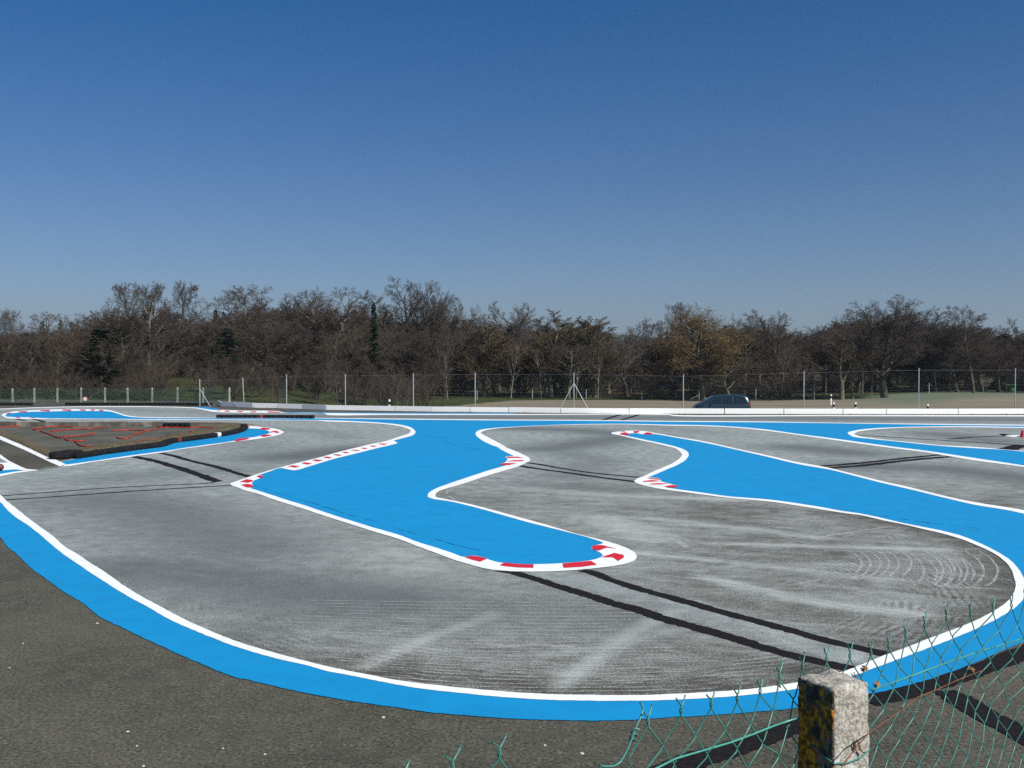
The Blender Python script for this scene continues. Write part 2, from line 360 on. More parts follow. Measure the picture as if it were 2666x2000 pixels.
S3T = (P('i', (20,205),(60,230),(110,243),(300,249),(700,252),(1300,253)) + P('j', (0,262),(800,263),(1500,268),(2100,272))
       + P('b', (0,166),(200,172),(400,186),(500,205),(540,225),(530,240),(480,258),(400,285),(300,310)) + P('h', (1400,0),(1250,35),(1050,85),(850,140),(650,190),(450,245),(280,300),(170,338),(150,348),(175,364)) + P('z', (614,1267.8),(636.7,1276.3),(674.6,1286.7),(712.4,1300.4),(750.2,1312.3),(788,1324),(856.7,1346.9),(913.5,1364.8),(970,1382.8),(1040,1404),(1087,1422.4),(1135.6,1440),(1190,1460),(1225,1470))
       + P('e', (450,912),(600,930),(800,935),(1000,930),(1250,910),(1400,890),(1490,870),(1535,845),(1543,825),(1530,800),(1480,770),(1400,738),(1300,710),(1100,660),(900,600),(700,545),(500,490),(300,440),(150,410),(98,398),(90,385),(110,360),(180,335),(300,300),(450,250),(600,205),(690,178),(740,155),(775,135),(770,120),(720,90),(650,60),(560,25))
       + P('b', (1150,330),(1050,275),(1000,248),(985,238),(1010,225),(1080,212),(1200,203),(1400,192),(1600,187),(1900,185)) + P('c', (0,262),(200,265),(400,275),(600,295),(800,322),(1000,350),(1200,378),(1400,405),(1600,430),(1750,455),(1900,480),(2212,522)) + P('z', (3100, 1290)))
S3B = (P('i', (62,205),(90,222),(140,234),(300,242),(700,244),(1300,248)) + P('j', (0,254),(800,256),(1500,261),(2100,265))
       + P('b', (0,158),(200,165),(400,178),(490,190),(545,207),(570,232),(555,252),(480,275),(430,290),(455,301),(400,320)) + P('h', (1400,45),(1200,95),(1000,145),(800,205),(690,235),(630,228),(570,217),(480,245),(400,272),(300,318),(245,342),(240,356),(285,372)) + P('z', (650,1270.7),(674.6,1278.2),(712.4,1290.5),(750,1302.8),(788,1314.2),(856.7,1337.4),(913.5,1355.4),(970,1373),(1040,1393.2),(1087,1411),(1135.6,1426),(1180,1441),(1207,1450),(1229,1447),(1250,1449))
       + P('e', (465,845),(550,868),(680,880),(800,882),(1000,875),(1200,855),(1280,833),(1300,818),(1275,795),(1215,765),(1250,745),(1300,730),(1200,692),(1000,640),(800,590),(600,535),(400,478),(200,430),(70,410),(35,395),(40,375),(80,345),(180,305),(300,265),(450,215),(600,170),(680,140),(685,122),(640,95),(600,75),(520,30))
       + P('b', (1120,340),(1000,290),(955,250),(955,235),(975,222),(1050,210),(1200,200),(1400,190),(1600,184),(1900,181)) + P('c', (0,256),(200,259),(400,269),(600,287),(800,315),(1000,340),(1200,368),(1400,395),(1600,420),(1750,442),(1900,465),(2212,512)) + P('z', (3100, 1283)))
S4T = P('z', (3100, 1113)) + P('c', (2212,276),(1900,272),(1600,272),(1400,277),(1250,288),(1160,302),(1142,312),(1170,325),(1300,345),(1500,366),(1700,385),(1900,395),(2050,408),(2212,420)) + P('z', (3100, 1190))
S4B = P('z', (3100, 1110)) + P('c', (2212,270),(1900,266),(1600,267),(1400,272),(1250,280),(1150,292),(1103,307),(1130,328),(1250,345),(1400,360),(1700,390),(1900,403),(2100,414),(2212,424)) + P('z', (3100, 1193))
S5T = P('i', (770,858),(860,855),(1200,800),(1700,730),(2200,660)) + P('j', (300,645),(700,590),(1000,545),(1300,510),(1480,480),(1600,455),(1660,428),(1668,415),(1640,400),(1560,375),(1450,360),(1300,345),(1100,333))
S5B = P('i', (800,842),(1200,787),(1700,714),(2200,648)) + P('j', (300,635),(700,578),(1000,535),(1090,510),(1200,493),(1300,480),(1400,458),(1475,435),(1490,420),(1460,400),(1380,380),(1250,371),(1150,366))
S6T = P('z', (-200, 1080)) + P('i', (0,130),(300,116),(700,104),(1200,97),(1900,97)) + P('j', (0,98),(400,108),(550,117),(650,136),(740,156),(850,166),(1000,170),(1600,174),(2200,184)) + P('b', (0,122),(400,124),(1200,124),(2200,126)) + P('c', (0,200),(1000,202),(2212,204)) + P('z', (3100, 1084))
S6B = P('z', (-200, 1074)) + P('i', (0,120),(300,107),(700,96),(1200,88),(1900,88)) + P('j', (0,90),(400,98),(550,106),(660,122),(760,136),(850,134),(1000,142),(1600,152),(1660,168),(2200,175)) + P('b', (0,112),(400,116),(1200,118),(2200,120)) + P('c', (0,193),(1000,195),(2212,196)) + P('z', (3100, 1081))
BR_OUT = (P('z', (-420, 1240), (-160, 1315)) + P('g', (0,565),(60,640),(150,715),(250,815),(350,885),(450,960),(560,1035),(700,1120),(800,1205),(910,1264)) + P('l', (0,722),(100,745),(300,793),(500,832),(700,865),(900,893),(1000,908),(1300,935),(1600,952),(1900,957))
          + P('d', (200,741),(400,728),(600,718),(800,703),(950,690),(1060,678),(1250,645),(1420,605),(1500,592),(1600,565),(1700,540),(1800,505),(1900,470),(2000,430),(2100,385),(2212,335)) + P('z', (2800,1590),(2950,1500),(3050,1440),(3100,1433)))

def to_world(px, z): return [on_ground(x, y, z) for x, y in px]
def rough_edge(pts, amp):
    out = []
    for p in pts:
        n = mnoise.noise_vector(p * 9.0) * amp + mnoise.noise_vector(p * 37.0) * amp * .7
        out.append(Vector((p.x + n.x, p.y + n.y, p.z)))
    return out
def poly_sheet(name, pts, mat, parent):
    tri = tessellate_polygon([[Vector((p.x, p.y, 0)) for p in pts]])
    fs = []
    for t in tri:
        a, b_, c = (pts[i] for i in t)
        cr = (b_.x - a.x) * (c.y - a.y) - (b_.y - a.y) * (c.x - a.x)
        if abs(cr) < 1e-12: continue
        fs.append(t if cr > 0 else (t[0], t[2], t[1]))
    return mesh_obj(name, pts, fs, mat, parent)
ZT, ZTAR, ZB, ZW, ZR = .003, .0065, .0075, .011, .015

# lane surface: a fine grid that carries wear attributes
gx = np.concatenate([np.arange(-46, -12, .3), np.arange(-12, 13, .1), np.arange(13, 46.1, .3)]); gy = np.concatenate([np.arange(6.8, 20, .08), np.arange(20, 64.3, .22)])
GX, GY = np.meshgrid(gx, gy)
def in_poly(px, py, poly):
    inside = np.zeros(px.shape, bool); n = len(poly)
    for i in range(n):
        x1, y1 = poly[i]; x2, y2 = poly[(i + 1) % n]
        if y1 == y2: continue
        c = ((y1 > py) != (y2 > py)) & (px < (x2 - x1) * (py - y1) / (y2 - y1) + x1); inside ^= c
    return inside
def seg_dist(px, py, line):
    d = np.full(px.shape, 1e9)
    for (x1, y1), (x2, y2) in zip(line[:-1], line[1:]):
        dx, dy = x2 - x1, y2 - y1; t = np.clip(((px - x1) * dx + (py - y1) * dy) / (dx * dx + dy * dy + 1e-9), 0, 1)
        d = np.minimum(d, np.hypot(px - x1 - t * dx, py - y1 - t * dy))
    return d
outer = resample(S1B[:52], 160); outb = resample(BR_OUT, 160)
mid_out = [((a[0] + b[0]) / 2, (a[1] + b[1]) / 2) for a, b in zip(resample(spline_px(S1B[:55], 12), 200), resample(spline_px(BR_OUT[:48], 12), 200))]
outline_w = [(v.x, v.y) for v in to_world([p for p in mid_out], 0)]
right = [(v.x, v.y) for v in to_world(P('z', (2950, 1470), (3400, 1300)), 0)]
back = [(v.x, v.y) for v in to_world([p for p in spline_px(S6B, 20)][::-1], 0)]
outline_w = outline_w + right + back + [(-60, 55), (-60, 30)]
cx = ((GX[:-1, :-1] + GX[1:, 1:]) / 2).ravel(); cy = ((GY[:-1, :-1] + GY[1:, 1:]) / 2).ravel()
keep = in_poly(cx, cy, outline_w)
gi = np.arange(GX.size).reshape(GX.shape)
gf = np.stack([gi[:-1, :-1], gi[:-1, 1:], gi[1:, 1:], gi[1:, :-1]], -1).reshape(-1, 4)[keep]
me = np_mesh('track_surface', np.stack([GX, GY, np.full_like(GX, ZT)], -1).reshape(-1, 3), gf, M_TRACK)
track = tag(link(bpy.data.objects.new('track_surface', me)), kind='structure')
fx, fy_ = GX.ravel(), GY.ravel()
rub = np.zeros(fx.size)
RUBBER = [  # (pixel polyline, width m, strength)
    (P('z', (260,1300),(420,1330),(520,1370),(640,1430)), 1.7, .75), (P('z', (330,1480),(560,1500),(800,1545),(1000,1560)), 1.3, .85),
    (P('z', (800,1545),(1150,1580),(1500,1600)), 1.1, .55), (P('z', (-50,1105),(150,1102),(600,1110),(850,1125),(900,1140)), .9, .35),
    (P('z', (750,1190),(860,1180),(960,1170)), 1.9, .95), (P('z', (300,1245),(460,1230),(600,1225)), 1.3, .55), (P('z', (620,1150),(780,1200)), 1.5, .35),
    (P('z', (1330,1115),(1500,1120),(1650,1135),(1420,1170)), 1.4, .85), (P('z', (1480,1180),(1560,1200),(1480,1240)), 1.0, .55),
    (P('z', (1700,1112),(1850,1128)), 1.0, .30), (P('z', (2080,1165),(2220,1180)), 1.4, .85), (P('z', (2250,1215),(2450,1220),(2750,1255)), 1.3, .85),
    (P('z', (2440,1130),(2600,1150)), 1.4, .75), (P('z', (2150,1120),(2666,1120)), .8, .3), (P('z', (-50,1074),(300,1066),(500,1072),(700,1085)), 1.6, .35),
    (P('z', (900,1085),(1700,1088),(2666,1092)), 2.4, .75), (P('z', (1380,1260),(1640,1275)), .9, .45), (P('z', (1250,1300),(1450,1310)), .8, .3)]
for line, w, s in RUBBER:
    wl_ = [(v.x, v.y) for v in to_world(line, 0)]
    rub = np.maximum(rub, min(1, s * 1.05) * np.exp(-(seg_dist(fx, fy_, wl_) / w) ** 2))
S1W = [(v.x, v.y) for v in to_world(spline_px(S1T[18:62], 25), 0)]
d_edge = seg_dist(fx, fy_, S1W)
RES = [(P('z', (950,1735),(1130,1655),(1290,1600)), .10, .85), (P('z', (1460,1790),(1530,1730),(1640,1650),(1800,1570)), .13, .9), (P('z', (1440,1700),(1560,1690),(1760,1640)), .14, .5),
       (P('z', (1850,1415),(2200,1425),(2450,1432)), .14, .8), (P('z', (1700,1350),(1900,1372),(2120,1400)), .22, .6), (P('z', (1650,1440),(2000,1475),(2300,1510)), .14, .6),
       (P('z', (1850,1508),(2150,1575),(2400,1600)), .16, .8), (P('z', (1330,1270),(1600,1290),(1900,1300)), .3, .8), (P('z', (1560,1350),(1700,1400)), .5, .7),
       (P('z', (600,1290),(760,1380),(1000,1450),(1250,1520)), .8, .55)]
resd = np.zeros(fx.size)
for line, w, s in RES:
    wl_ = [(v.x, v.y) for v in to_world(line, 0)]
    resd = np.maximum(resd, s * np.exp(-(seg_dist(fx, fy_, wl_) / w) ** 2))
resd -= .55 * np.exp(-(d_edge / .45) ** 2) * (fy_ < 20)
fresh = sm(15.5, 25, fy_ - .10 * fx) * .92
fresh = np.maximum(fresh, .85 * sm(2.5, -3.5, fx) * sm(8.5, 12, fy_))
fresh *= 1 - .75 * np.exp(-((fx - 4) / 6.5) ** 2 - ((fy_ - 17) / 5.5) ** 2)
patch = [(v.x, v.y) for v in to_world(P('z', (1420,1495),(1650,1548),(1850,1600),(2050,1655),(2230,1715)), 0)]
fresh = np.maximum(fresh, .9 * np.exp(-(seg_dist(fx, fy_, patch) / .33) ** 4))
for nm, a in (('rubber', rub), ('residue', resd), ('fresh', fresh)):
    at = me.attributes.new(nm, 'FLOAT', 'POINT'); at.data.foreach_set('value', a.astype(np.float32))

def strip(name, T, B, z, mat, parent, label=None, amp=.006):
    T = spline_px(T, 5); B = spline_px(B, 5)
    n = max(len(T), len(B)); T = rough_edge(to_world(T, z), amp); B = rough_edge(to_world(B, z), amp)
    o = poly_sheet(name, T + B[::-1], mat, parent)
    if label: o['label'] = label
    return o
def midline(T, B):
    T = np.array(spline_px(T, 4)); out = []
    for b_ in spline_px(B, 6):
        d = np.hypot(T[:, 0] - b_[0], (T[:, 1] - b_[1]) * 3); t = T[int(d.argmin())]; out.append((b_[0] * .6 + t[0] * .4, b_[1] * .6 + t[1] * .4))
    return out
strip('white_line', S1T, S1B, ZW, M_WHITE, track); strip('white_line', S2T, S2B, ZW, M_WHITE, track)
strip('white_line', S3T, S3B, ZW, M_WHITE, track); strip('white_line', S4T, S4B, ZW, M_WHITE, track)
strip('white_line', S5T, S5B, ZW, M_WHITE, track); strip('white_line', S6T, S6B, ZW, M_WHITE, track)
m1 = midline(S1T, S1B); m2 = midline(S2T, S2B); m3 = midline(S3T, S3B); m4 = midline(S4T, S4B); m5 = midline(S5T, S5B)
o1 = rough_edge(to_world(spline_px(BR_OUT, 5), ZB), .009)
poly_sheet('blue_paint', to_world(m1, ZB) + o1[::-1], M_BLUE, track)
poly_sheet('blue_paint', to_world(m2 + m4 + m3[::-1], ZB), M_BLUE, track)
tyre_line = P('i', (780,800),(1000,758),(1600,672),(2100,600)) + P('j', (200,572),(700,502),(1000,455),(1140,412),(1172,385),(1150,362))
poly_sheet('blue_paint', to_world(m5 + spline_px(tyre_line[::-1], 8), ZB), M_BLUE, track)
# bits of blue beyond the far white line
poly_sheet('blue_paint', to_world(P('j', (470,96),(560,110),(660,130),(740,148),(850,145),(840,128),(760,108),(640,98)), ZB), M_BLUE, track)
poly_sheet('blue_paint', to_world(P('j', (1640,160),(1660,174),(2212,182)) + P('b', (1200,119), (1200,112), (0,108)) + P('j', (2212,166)), ZB), M_BLUE, track)
# entry lane marks on the left
WL = P('z', (-260, 1032)) + P('i', (0,465),(400,632),(700,765),(850,835),(770,860),(640,800),(300,640),(0,512)) + P('z', (-260, 1050))
poly_sheet('white_line', rough_edge(to_world(WL, ZW), .01), M_WHITE, track)
poly_sheet('white_line', rough_edge(to_world(P('z', (-200,1100)) + P('i', (0,702),(120,788),(270,862),(340,890),(490,902),(330,911),(200,895),(60,905),(-100,918),(-100,812),(0,812),(100,806),(0,752)) + P('z', (-200, 1115)), ZW), .008), M_WHITE, track)
poly_sheet('blue_paint', to_world(P('i', (-500,960),(-100,918),(60,905),(200,893),(340,908),(100,942),(0,958),(-500,1040)), ZB), M_BLUE, track)
poly_sheet('white_line', to_world(P('i', (495,902),(470,910),(200,942),(0,985),(-500,1080),(-500,1050),(0,955),(200,922),(330,909)), ZW), M_WHITE, track)
# right infield island
poly_sheet('white_line', to_world(P('z', (2616,1134),(2640,1133),(2700,1135),(2900,1138),(2900,1147),(2700,1140.5),(2666,1139.5),(2638,1138),(2622,1136)), ZW), M_WHITE, track)

# red kerb marks
REDS = []
REDS += [P('e', *q) for q in ([(303,830),(355,821),(410,826),(465,842),(415,863),(360,850)], [(555,888),(590,870),(700,881),(800,882),(798,908),(690,905),(600,897)],
        [(1008,876),(1215,857),(1255,885),(1150,900),(1015,908)], [(1283,832),(1380,800),(1450,815),(1450,835),(1410,858),(1370,832)],
        [(1215,755),(1240,745),(1290,743),(1395,770),(1330,762),(1270,783),(1230,778)],
        [(601,107),(690,108),(728,117),(680,117),(612,118)], [(605,142),(660,133),(732,133),(720,142),(640,143)], [(552,160),(600,153),(685,155),(620,168),(565,167)],
        [(1612,262),(1700,263),(1712,275),(1640,269)], [(1585,283),(1650,276),(1722,284),(1660,288),(1590,290)], [(1630,303),(1700,298),(1785,301),(1720,308),(1650,309)], [(1735,321),(1800,311),(1843,321),(1815,330),(1760,328)])]
REDS += [P('h', *q) for q in ([(370,285),(420,277),(431,287),(410,301),(385,293)], [(230,332),(290,308),(347,316),(338,328),(300,338),(262,333)], [(243,355),(290,346),(330,351),(347,365),(335,377),(290,377)],
        [(630,203),(672,193),(729,204),(690,213)], [(742,178),(768,169),(830,178),(793,188)], [(830,154),(855,145),(920,153),(880,163)], [(915,128),(950,122),(1000,130),(965,138)], [(998,108),(1025,103),(1080,109),(1050,117)],
        [(1072,88),(1100,83),(1142,88),(1110,96)], [(1148,70),(1170,66),(1225,70),(1200,77)], [(1225,52),(1247,49),(1290,53),(1265,61)], [(1300,35),(1322,31),(1365,35),(1340,43)], [(1372,18),(1392,14),(1450,18),(1422,27)])]
REDS += [P('j', *q) for q in ([(1030,528),(1080,502),(1190,491),(1232,503),(1170,518),(1060,535)], [(1370,466),(1410,450),(1490,450),(1515,460),(1430,478),(1395,480)], [(1490,415),(1540,401),(1590,405),(1605,424),(1590,432),(1530,418),(1500,428)],
        [(1355,378),(1390,359),(1500,370),(1465,390),(1400,386)], [(1100,335),(1235,346),(1215,364),(1150,364),(1110,350)],
        [(808,144),(860,134),(872,137),(820,151)], [(895,154),(930,141),(985,147),(955,160)], [(1058,158),(1080,148),(1150,149),(1130,164)], [(1225,161),(1250,151),(1320,152),(1300,167)], [(1450,161),(1470,152),(1560,156),(1640,163),(1620,170),(1480,168)])]
REDS += [P('i', *q) for q in ([(75,182),(110,171),(160,174),(130,185)], [(230,162),(250,151),(350,151),(345,165)], [(500,147),(530,136),(640,135),(635,154)], [(790,142),(810,128),(920,130),(900,147)], [(1015,140),(1030,127),(1100,130),(1085,145)],
        [(1150,137),(1170,128),(1220,131),(1200,146)], [(1260,142),(1290,132),(1332,142),(1300,153)], [(185,233),(210,226),(270,230),(240,239)], [(370,235),(400,230),(470,237),(430,242)])]
T3 = lambda *pts: [(1580 + u * .14184, 1110 + v * .14184) for u, v in pts]
REDS += [T3((228,145),(275,118),(345,112),(395,130),(422,160),(330,160),(250,153)), T3((235,101),(320,89),(345,108),(300,106)), T3((488,86),(605,84),(555,126),(490,123)), T3((662,142),(730,108),(800,117),(862,146),(760,151))]
def close_spline(q):
    n = len(q)
    if n <= 4: return q
    return spline_px([q[-1]] + q + [q[0], q[1]], 4)
for q in REDS:
    q2 = []
    for a, b_ in zip(q, q[1:] + q[:1]):
        k = max(1, int(math.dist(a, b_) / 5)); q2 += [(a[0] + (b_[0] - a[0]) * t / k, a[1] + (b_[1] - a[1]) * t / k) for t in range(k)]
    poly_sheet('red_kerb_mark', rough_edge(to_world(q2, ZR), .006), M_RED, track)
WB = [P('e', (595,106),(660,104),(740,112),(778,130),(700,168),(560,164),(600,146),(612,125)), P('e', (1585,255),(1700,262),(1712,275),(1722,288),(1785,303),(1843,322),(1740,330),(1600,305),(1556,285)),
      P('h', (150,347),(280,300),(420,276),(428,290),(350,320),(332,340),(345,365),(330,380),(240,385)), P('j', (780,150),(850,133),(1640,158),(1640,171),(850,166)), P('i', (60,220),(150,226),(380,230),(470,236),(700,247),(300,248),(110,240))]
WB.append([(1580 + u * .14184, 1110 + v * .14184) for u, v in ((80,125),(230,94),(490,80),(862,120),(862,150),(660,146),(560,130),(400,130),(420,162),(240,158))])
for q in WB: poly_sheet('white_line', to_world(q, ZW + .002), M_WHITE, track)

# black tar-filled seams
def ribbon(name, px, w, z, mat, parent, amp=.02, label=None):
    c = to_world(spline_px(px, 6), z)
    # even out in world space
    a = np.array([(v.x, v.y) for v in c]); L = np.concatenate([[0], np.cumsum(np.hypot(*np.diff(a, axis=0).T))]); n = max(2, int(L[-1] / .04))
    t = np.linspace(0, L[-1], n); xs_ = np.interp(t, L, a[:, 0]); ys_ = np.interp(t, L, a[:, 1])
    vs = []; fs = []
    for k in range(n):
        k0, k1 = max(k - 1, 0), min(k + 1, n - 1); dx, dy = xs_[k1] - xs_[k0], ys_[k1] - ys_[k0]; ll = math.hypot(dx, dy) or 1; nx_, ny_ = -dy / ll, dx / ll
        f = 1.0 if n > 60 or (3 < k < n - 4) else .8
        for sgn in (1, -1):
            q = Vector((xs_[k] * 1.0, ys_[k], sgn * 3.0)); jit = (mnoise.noise(q * 3.2) * 1.3 + mnoise.noise(q * 14) * 1.2 + mnoise.noise(q * 31) * .9 + mnoise.noise(q * .8) * 1.2) * amp
            r = sgn * (w / 2 * f + jit)
            vs.append((xs_[k] + nx_ * r, ys_[k] + ny_ * r, z))
    for k in range(n - 1): fs.append((2 * k, 2 * k + 1, 2 * k + 3, 2 * k + 2))
    o = mesh_obj(name, vs, fs, mat, parent)
    if label: o['label'] = label
    return o
SEAMS = [(P('e', (560,925)) + P('l', (1500,188),(1620,222),(1700,250),(1850,293),(2000,341),(2120,375)) + P('d', (400,230),(600,288),(700,318),(900,378),(1000,408),(1150,442),(1330,482)), .19),
         (P('e', (1150,925),(1240,945)) + P('l', (2000,222),(2110,258)) + P('d', (200,58),(400,112),(600,168),(780,217),(950,262),(1150,318),(1300,355),(1450,392),(1540,412)), .17),
         (P('b', (1230,448),(1350,468),(1500,488),(1750,523),(1985,552)), .19), (P('b', (1270,428),(1350,438),(1500,465),(1700,494),(2030,526)), .15),
         (P('a', (850,388),(1000,420),(1100,450),(1200,482),(1300,515),(1395,550)), .27), (P('a', (1030,368),(1120,388),(1200,412),(1400,460),(1500,490),(1600,520)), .2),
         (P('z', (-120,1300)) + P('a', (10,641),(300,620),(700,590),(1000,575),(1330,560),(1395,549)), .10), (P('z', (-100,1310)) + P('a', (45,667),(400,643),(800,615),(1200,590),(1490,573)), .12),
         (P('c', (930,517),(1200,495),(1500,462),(1700,443)), .24), (P('c', (985,528),(1200,512),(1500,477),(1790,453)), .27),
         (P('k', (1450,716),(1700,696),(2030,684)), .2), (P('k', (500,675),(1100,712),(1600,742),(2190,779),(2400,792)), .18), (P('k', (2200,776),(2120,798),(2040,824)), .5), (P('k', (1990,662),(2050,682)), .3),
         (P('b', (1765,158),(1880,122)), .2), (P('b', (1885,158),(2000,122)), .2), (P('i', (180,248),(250,258),(320,274)), .2), (P('i', (410,250),(480,265),(570,290)), .2)]
for px, w in SEAMS: ribbon('tar_seam', px, w, ZTAR, M_TAR, track, amp=w * .10)
# seams on the old asphalt outside the track
for px, w in ((P('d', (1400,648),(1600,598),(1800,545),(1950,490),(2212,395)) + P('z', (2900, 1590)), .24), (P('d', (1090,742),(900,820),(700,893),(560,932),(300,1030),(100,1100)), .24), (P('d', (1800,590),(1900,652),(2050,735),(2212,812),(2500,960)), .26)):
    ribbon('tar_seam', px, w, ZTAR, M_TAR, apron, amp=.02)
# hairline cracks showing through the blue paint
M_CRACK = simple_mat('crack', (.004, .05, .14), .9, .1, .3, 20)
for px in (P('h', (330,350),(600,440),(880,518),(1100,590),(1400,670),(1600,735),(1820,795),(2010,850),(2212,895)), P('h', (840,255),(1030,236),(1160,230),(1380,217),(1800,208),(2130,205)), P('b', (740,290),(900,330),(1100,372)),
           P('f', (0,530),(400,590),(800,650),(1200,710),(1550,760),(1900,800)), P('c', (800,555),(890,545),(960,525)), P('b', (600,245),(760,270),(880,180))):
    c = spline_px(px, 5); k = 0
    while k < len(c) - 4:
        n_ = random.randint(5, 16); seg_ = c[k:k + n_]
        if len(seg_) > 3: ribbon('crack', seg_, .012, ZB + .003, M_CRACK, track, amp=.006)
        k += n_ + random.choice((0, 1, 3, 8))

# dried pale ridges left by sweeping
Pw = lambda *pts: [(1850 + u * .3689, 1300 + v * .3689) for u, v in pts]
RIDGES = [(Pw((-300,140),(0,180),(300,215),(700,272),(900,245),(1280,190)), .05), (Pw((100,322),(500,320),(1000,345),(1500,355),(1900,350)), .06), (Pw((-300,375),(0,415),(400,460),(800,515),(1300,570),(1600,610),(2050,635)), .045),
          (Pw((-250,545),(0,570),(400,640),(800,720),(1000,760),(1300,790),(1480,815)), .07), (Pw((200,190),(600,150),(850,110)), .03), (Pw((550,610),(800,562)), .03), (Pw((850,700),(1100,680)), .03),
          (Pw((-1700,850),(-1500,790),(-1300,760)), .10), (P('l', (700,690),(900,610),(1100,540),(1250,490)), .12), (P('l', (700,680),(860,620),(1000,560)), .06), (P('l', (1700,720),(1850,620),(2050,510),(2200,440)), .16), (P('l', (1740,660),(1950,560),(2120,500)), .1),
          (P('l', (1350,565),(1600,562),(1800,570)), .08), (P('e', (170,375),(190,350),(300,300),(420,270)), .04), (P('e', (180,385),(250,430),(400,470)), .04), (P('e', (500,350),(900,370),(1300,460),(1900,560),(2200,600)), .10), (P('e', (1600,720),(1800,700),(1900,760)), .08)]
for u in (1065, 1130, 1200, 1262, 1330, 1420): RIDGES.append((Pw((u - 100, 362), (u - 30, 400), (u, 450), (u - 20, 500), (u - 70, 545)), .027))
for u in (1505, 1640, 1720, 1812, 1925, 2025): RIDGES.append((Pw((u - 130, 365), (u - 45, 420), (u, 490), (u - 15, 560), (u - 70, 610)), .029))
for u in (1600, 1700, 1770, 1860): RIDGES.append((Pw((u - 110, 405), (u - 30, 460), (u, 520), (u - 20, 575)), .026))
for k in range(26):     # faint parallel brush strokes beside the outer line
    t = k / 26; y0 = 1560 + 215 * t; x0 = 760 + 200 * t + random.uniform(-60, 60)
    RIDGES.append((P('z', (x0, y0 + 2), (x0 + 300, y0 + 22 * t + 6), (x0 + 650, y0 + 26 * t + 8), (x0 + random.uniform(750, 1000), y0 + 20 * t + 8)), .016))
for px, w in RIDGES:
    if w < .095: ribbon('pale_streak', px, w, .0062, M_STREAK, track, amp=w * .2)
# ------------------------------------------------------------------ infield enclosure on the left
def infield_mat():
    m, n, l, b = mat_new('infield_asphalt', .95, .1); g = G(m.node_tree); co = g.coord()
    big = g.noise(co, .5, 5, .65, .4); fine = g.noise(co, 40, 3, .7); st = g.noise(g.map(co, (.6, 3, 1)), 1.2, 5, .7)
    c = g.mix(g.step(big, .3, .7), (.062, .066, .054), (.115, .112, .095))
    c = g.mix(g.math('MULTIPLY', g.step(st, .55, .75), .5), c, (.17, .16, .14))
    c = g.mix(g.math('MULTIPLY', g.step(fine, .55, .72), .4), c, (.20, .2, .17))
    l.new(c, b.inputs['Base Color']); return m
INF = (P('z', (-260,1090)) + P('i', (-200,290),(0,290),(2212,290)) + P('j', (900,300),(1095,352),(1000,420),(700,470),(300,530)) + P('i', (2212,560),(1000,740),(740,775),(400,632),(0,465)) + P('z', (-260,1032)))
INF = P('z', (-300,1099), (430,1099)) + P('j', (560,292),(900,305),(1110,345),(1150,375),(1000,430),(700,485),(300,540)) + P('i', (2212,570),(1000,745),(760,790),(400,632),(0,465)) + P('z', (-170,1083), (-300, 1080))
poly_sheet('infield', to_world(P('z', (-420,1099)) + INF[1:-2] + P('z', (-200, 1100)), .009), infield_mat(), track)
# dark strip of old asphalt between the two thick white lines
poly_sheet('old_asphalt_strip', to_world(P('i', (-600,200),(0,512),(300,640),(640,800),(770,860),(730,868),(495,902),(340,890),(270,862),(120,788),(0,702),(-600,400)), .009), M_APRON, track)
poly_sheet('faded_green_line', to_world(P('i', (495,892),(600,868),(715,855),(765,862),(650,872),(500,905)), .013), simple_mat('faded_green', (.16, .24, .19), .9, .1, .3, 6), track)

M_EDGE = simple_mat('weathered_board', (.17, .155, .13), .95, .1, .55, 2.2, bump=.4, objvar=.6)
M_DRY = None
def dry_mat(name, a, b_):
    m, n, l, b = mat_new(name, .95, .1); g = G(m.node_tree); co = g.coord()
    c = g.mix(g.step(g.noise(co, 3.5, 4, .7), .3, .7), a, b_); l.new(c, b.inputs['Base Color']); return m
M_DRY = dry_mat('dry_grass', (.065, .060, .036), (.155, .125, .08))
# weathered boards along the back of the infield
kerb_root = empty('edging_wall', on_ground(200, 1111)); tag(kerb_root, 'low wall of weathered stained boards along the back of the dark infield', 'edging wall')
xs_px = [-300, -240, -190, -140, -90, -45, 0, 42, 82, 116, 158, 204, 240, 272, 301, 334, 372, 397, 428]
for a, b_ in zip(xs_px[:-1], xs_px[1:]):
    p1 = on_ground(a, 1111); p2 = on_ground(b_ - 1, 1111); h = .20 + random.uniform(-.02, .015)
    mb = MB(); c = (p1 + p2) / 2; mb.box((c.x, c.y + random.uniform(-.01, .01), h / 2), ((p2 - p1).length - .015, .06, h)); o = mb.build('board', M_EDGE); o.parent = kerb_root; o.matrix_parent_inverse = Matrix.Translation(-kerb_root.location)

def mound(name, px_line, w, h, mat):
    c = to_world(spline_px(px_line, 8), 0); vs = []; fs = []; n = len(c)
    for k, p in enumerate(c):
        d = (c[min(k + 1, n - 1)] - c[max(k - 1, 0)]).normalized(); nn = Vector((-d.y, d.x, 0))
        hh = h * (.8 + .35 * mnoise.noise(p * 2.2))
        for t, z in ((-.5, 0.0), (-.42, .75), (-.15, 1.0), (.2, .92), (.42, .6), (.5, 0.0)):
            vs.append(p + nn * (t * w * (1 + .1 * mnoise.noise(p * 3))) + Vector((0, 0, z * hh + .002)))
    for k in range(n - 1):
        for q in range(5): fs.append((k * 6 + q, (k + 1) * 6 + q, (k + 1) * 6 + q + 1, k * 6 + q + 1))
    fs += [(0, 1, 2, 3, 4, 5), tuple((n - 1) * 6 + q for q in (5, 4, 3, 2, 1, 0))]
    return mesh_obj(name, vs, fs, mat, None, True), c
